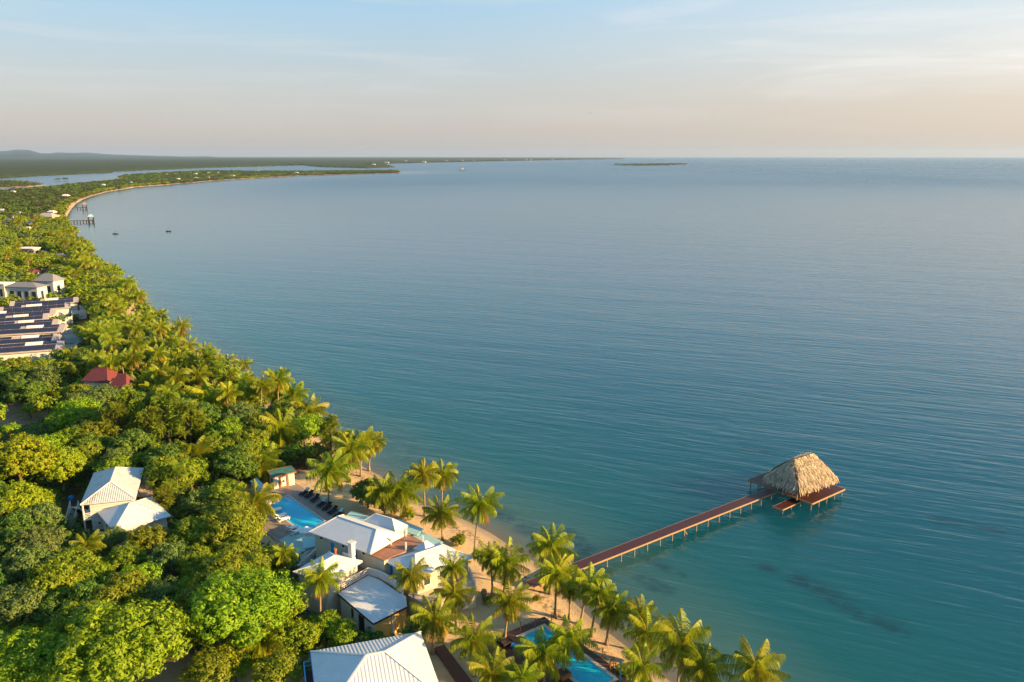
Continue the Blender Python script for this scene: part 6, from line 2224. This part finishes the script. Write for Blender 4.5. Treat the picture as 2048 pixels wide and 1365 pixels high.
for (x, y, r), d in zip(cand, cdist):
    if d < (2.5 if y > 300 else 4.5 if y > 130 else 14) or x < -0.66 * y - 25:
        continue
    if not free(x, y, r):
        continue
    dd = np.hypot(tx_[:, 0] - x, tx_[:, 1] - y) if len(tx_) else np.array([1e9])
    if (dd < tr_ * 0.62 + r * 0.45).any():
        continue
    h = 1.0 + r * 0.85
    if blocks_roof(x, y, h + r):
        r *= 0.55
        h = r * 0.8
        if blocks_roof(x, y, h + r):
            continue
    px_, py_ = proj((x, y, GZ + h))
    if px_ < -90 or py_ > 1480:
        continue
    if clashes(px_, py_, r * 1.2 * ppm((x, y, h)), y) or any(math.hypot(px_ - a, py_ - b) < c for a, b, c in SIGHT):
        continue
    g = float(fbm(np.array([x * .03]), np.array([y * .03]), 31)[0]) + rt.uniform(-.22, .22)
    kind = 'yellow' if g > .62 else 'bright' if g > .52 else 'grey' if g > .42 else 'dark'
    (indiv if len(indiv) < 245 else rest).append((x, y, r, h, kind, px_, py_))
groups = {}
for c in indiv:
    lm = min(LANDMARKS, key=lambda l: math.hypot(l[0] - c[5], (l[1] - c[6]) * 1.4))
    dx, dy = c[5] - lm[0], c[6] - lm[1]
    rel = ('right of' if dx > 0 else 'left of') if abs(dx) > abs(dy) * 1.2 else ('in front of' if dy > 0 else 'behind')
    groups.setdefault((c[4], rel, lm[2]), []).append((math.hypot(dx, dy), c))
for (kind, rel, nm), L_ in groups.items():
    L_.sort(key=lambda a: a[0])
    for i, (_, c) in enumerate(L_):
        if len(L_) == 1:
            lb = f'only {LOOK[kind]} forest tree {rel} {nm}'
        else:
            lb = f'{ORD[min(i, 19)]} {LOOK[kind]} forest tree {rel} {nm}' + ('' if i == 0 else ', counting outward')
        tree(c[0], c[1], c[2], c[4], lb, 'broadleaf trees of the forest', h=c[3])


def mass(name, items, per, size, label, mat_mix):
    """many small far crowns in one mesh"""
    rng = np.random.default_rng(5)
    protos = [crown(100 + k, per[0], per[1], per[2], size, clump_r=.22, lobe_r=.45) for k in range(5)]
    vs, va, mi = [], [], []
    for (x, y, r, h, g) in items:
        v, var = protos[rng.integers(5)]
        a = rng.random() * 6.283
        ca_, sa_ = math.cos(a), math.sin(a)
        w = np.stack([v[:, 0] * ca_ - v[:, 1] * sa_, v[:, 0] * sa_ + v[:, 1] * ca_, v[:, 2] * (.8 if y < 900 else .6)], 1) * r + np.array([x, y, GZ + h])
        vs.append(w); va.append(var)
        mi.append(np.full(len(v) // 4, min(len(mat_mix) - 1, int(g * len(mat_mix)))))
    v = np.concatenate(vs)
    me = fast_mesh(name, v, quads_of(v), None, np.concatenate(va))
    for m_ in mat_mix:
        me.materials.append(m_)
    me.polygons.foreach_set('material_index', np.concatenate(mi).astype(np.int32))
    o = bpy.data.objects.new(name, me)
    COL.objects.link(o)
    tag(o, label, 'forest', kind='stuff')
    return o


MIXF = [M['leaf_far'], M['leaf_dark'], M['leaf_far'], M['leaf_far'], M['leaf_yellow']]
MIX = [M['leaf_dark'], M['leaf_grey'], M['leaf_bright'], M['leaf_yellow']]
mid = [(x, y, r, h, float(np.clip(fbm(np.array([x * .02]), np.array([y * .02]), 8)[0] * 1.5 - .25 + rt.uniform(-.25, .25), 0, .99))) for (x, y, r, h, k, a, b) in rest]
if mid:
    mass('coastal_forest', mid, (8, 9, 7), .15, 'dense green forest along the coast beyond the village houses', MIX)
# farther along the point, coarser with distance
farc = []
yy = 640.0
while yy < 3300:
    r = 3.2 + yy * .0006
    x0, x1 = -.68 * yy - 40, -.10 * yy
    xs = np.arange(x0, x1, r * 1.45)
    for x in xs:
        farc.append((x + rt.uniform(-.6, .6) * r, yy + rt.uniform(-.6, .6) * r, r * rt.uniform(.7, 1.3)))
    yy += r * (1.45 + yy * .0009)
fp = np.array([(a, b) for a, b, _ in farc])
fd = np.maximum(sdist(fp, LANDS[0]), sdist(fp, LANDS[1]))
fi = np.maximum(fd, sdist(fp, LANDS[5]))
low_ = sdist(fp, LANDS[1]) > 0
FP = [(cx, cy, cr) for (cx, cy, cr, _) in FOOT if cy > 600]
items = []
for (x, y, r), d, lw_ in zip(farc, fi, low_):
    if lw_:
        r *= .45
    if d < 2 + y * .0006 and not (y > 1500 and d > 1):
        continue
    skip = False
    for (cx, cy, cr) in FP:
        if abs(x - cx - (cx / cy) * (y - cy)) < cr * .8 and -cr - (26 if cy < 1000 else 9) < y - cy < cr * .7:
            skip = True
            break
    if skip:
        continue
    g = float(np.clip(fbm(np.array([x * .012]), np.array([y * .012]), 8)[0] * 1.4 - .35 + rt.uniform(-.25, .25), 0, .99))
    if d < 9 + y * .006:
        g = min(.99, g + .45)                   # crowns near the shore take yellower foliage
    items.append((x, y, r, r * (.75 if y < 900 else .5), g))
near_f = [i for i in items if i[1] < 1250]
far_f = [i for i in items if i[1] >= 1250]
mass('point_forest', near_f, (6, 6, 4), .23, 'dark forest covering the start of the long wooded point', MIXF)
mass('lagoon_forest', far_f, (5, 4, 3), .34, 'dark forest covering the end of the long wooded point', MIXF)
# mainland beyond the lagoon: one continuous canopy
cp2, cq2 = polar(R_(-58), R_(12), 700, np.concatenate([np.geomspace(1500, 4500, 150), np.geomspace(4560, 26400, 80)]))
dl = np.maximum.reduce([sdist(cp2, LANDS[k]) for k in (2, 3)])
hh_ = np.clip(dl / 40, -.3, 1) * 6.5 + np.clip(dl, 0, 20) / 20 * 5.0 * (fbm(cp2[:, 0] * .035, cp2[:, 1] * .02, 44, 3) - .3)
keep = (dl > -8)[cq2].all(1)
v = np.column_stack([cp2, hh_])
cm_ = surf('far_canopy', (0.055, 0.075, 0.022), (0.022, 0.036, 0.014), 0.018, 0.9, 0.1, stretch=(1, 1.6, 0))
o = bpy.data.objects.new('mainland_forest', fast_mesh('mainland_forest', v, cq2[keep], cm_, smooth=True))
COL.objects.link(o)
tag(o, 'flat wooded mainland beyond the lagoon', 'forest', kind='stuff')
isl = []
P_ = LANDS[4]
for k in range(900):
    x, y = rt.uniform(P_[:, 0].min(), P_[:, 0].max()), rt.uniform(P_[:, 1].min(), P_[:, 1].max())
    d = float(sdist(np.array([[x, y]]), P_)[0])
    if d > 4:
        isl.append((x, y, rt.uniform(5, 8.5), rt.uniform(3, 6), rt.uniform(0, .6)))
mass('island_forest', isl, (5, 4, 3), .34, 'low dark mangrove covering the flat island on the horizon', MIXF)
# low leaves under the near trees
rng = np.random.default_rng(91)
n = 64000
P = np.column_stack([rng.uniform(-190, 10, n * 3), 45 + 210 * rng.random(n * 3) ** 1.3])
P = P[P[:, 0] > -.7 * P[:, 1] - 15]
dP = landdist(P)
ok = dP > np.where(P[:, 1] > 130, 4, 21)
P, dP = P[ok][:n], dP[ok][:n]
msk = np.array([free(x, y, 0.3) for x, y in P])
P, dP = P[msk], dP[msk]
zz = gheight(P, dP) + .1 + 1.2 * rng.random(len(P)) ** 2 * (fbm(P[:, 0] * .15, P[:, 1] * .15, 6) + .2)
cen_ = np.column_stack([P, zz])
nn_ = unit(rng.normal(size=(len(P), 3)) * .6 + np.array([0.2, -.3, 1.0]))
v = leaf_cards(cen_, nn_, .46, .6, rng)
o = bpy.data.objects.new('undergrowth', fast_mesh('undergrowth', v, quads_of(v), M['leaf_dark'], rng.random(len(P))))
COL.objects.link(o)
tag(o, 'low green undergrowth on the forest floor', 'undergrowth', kind='stuff')
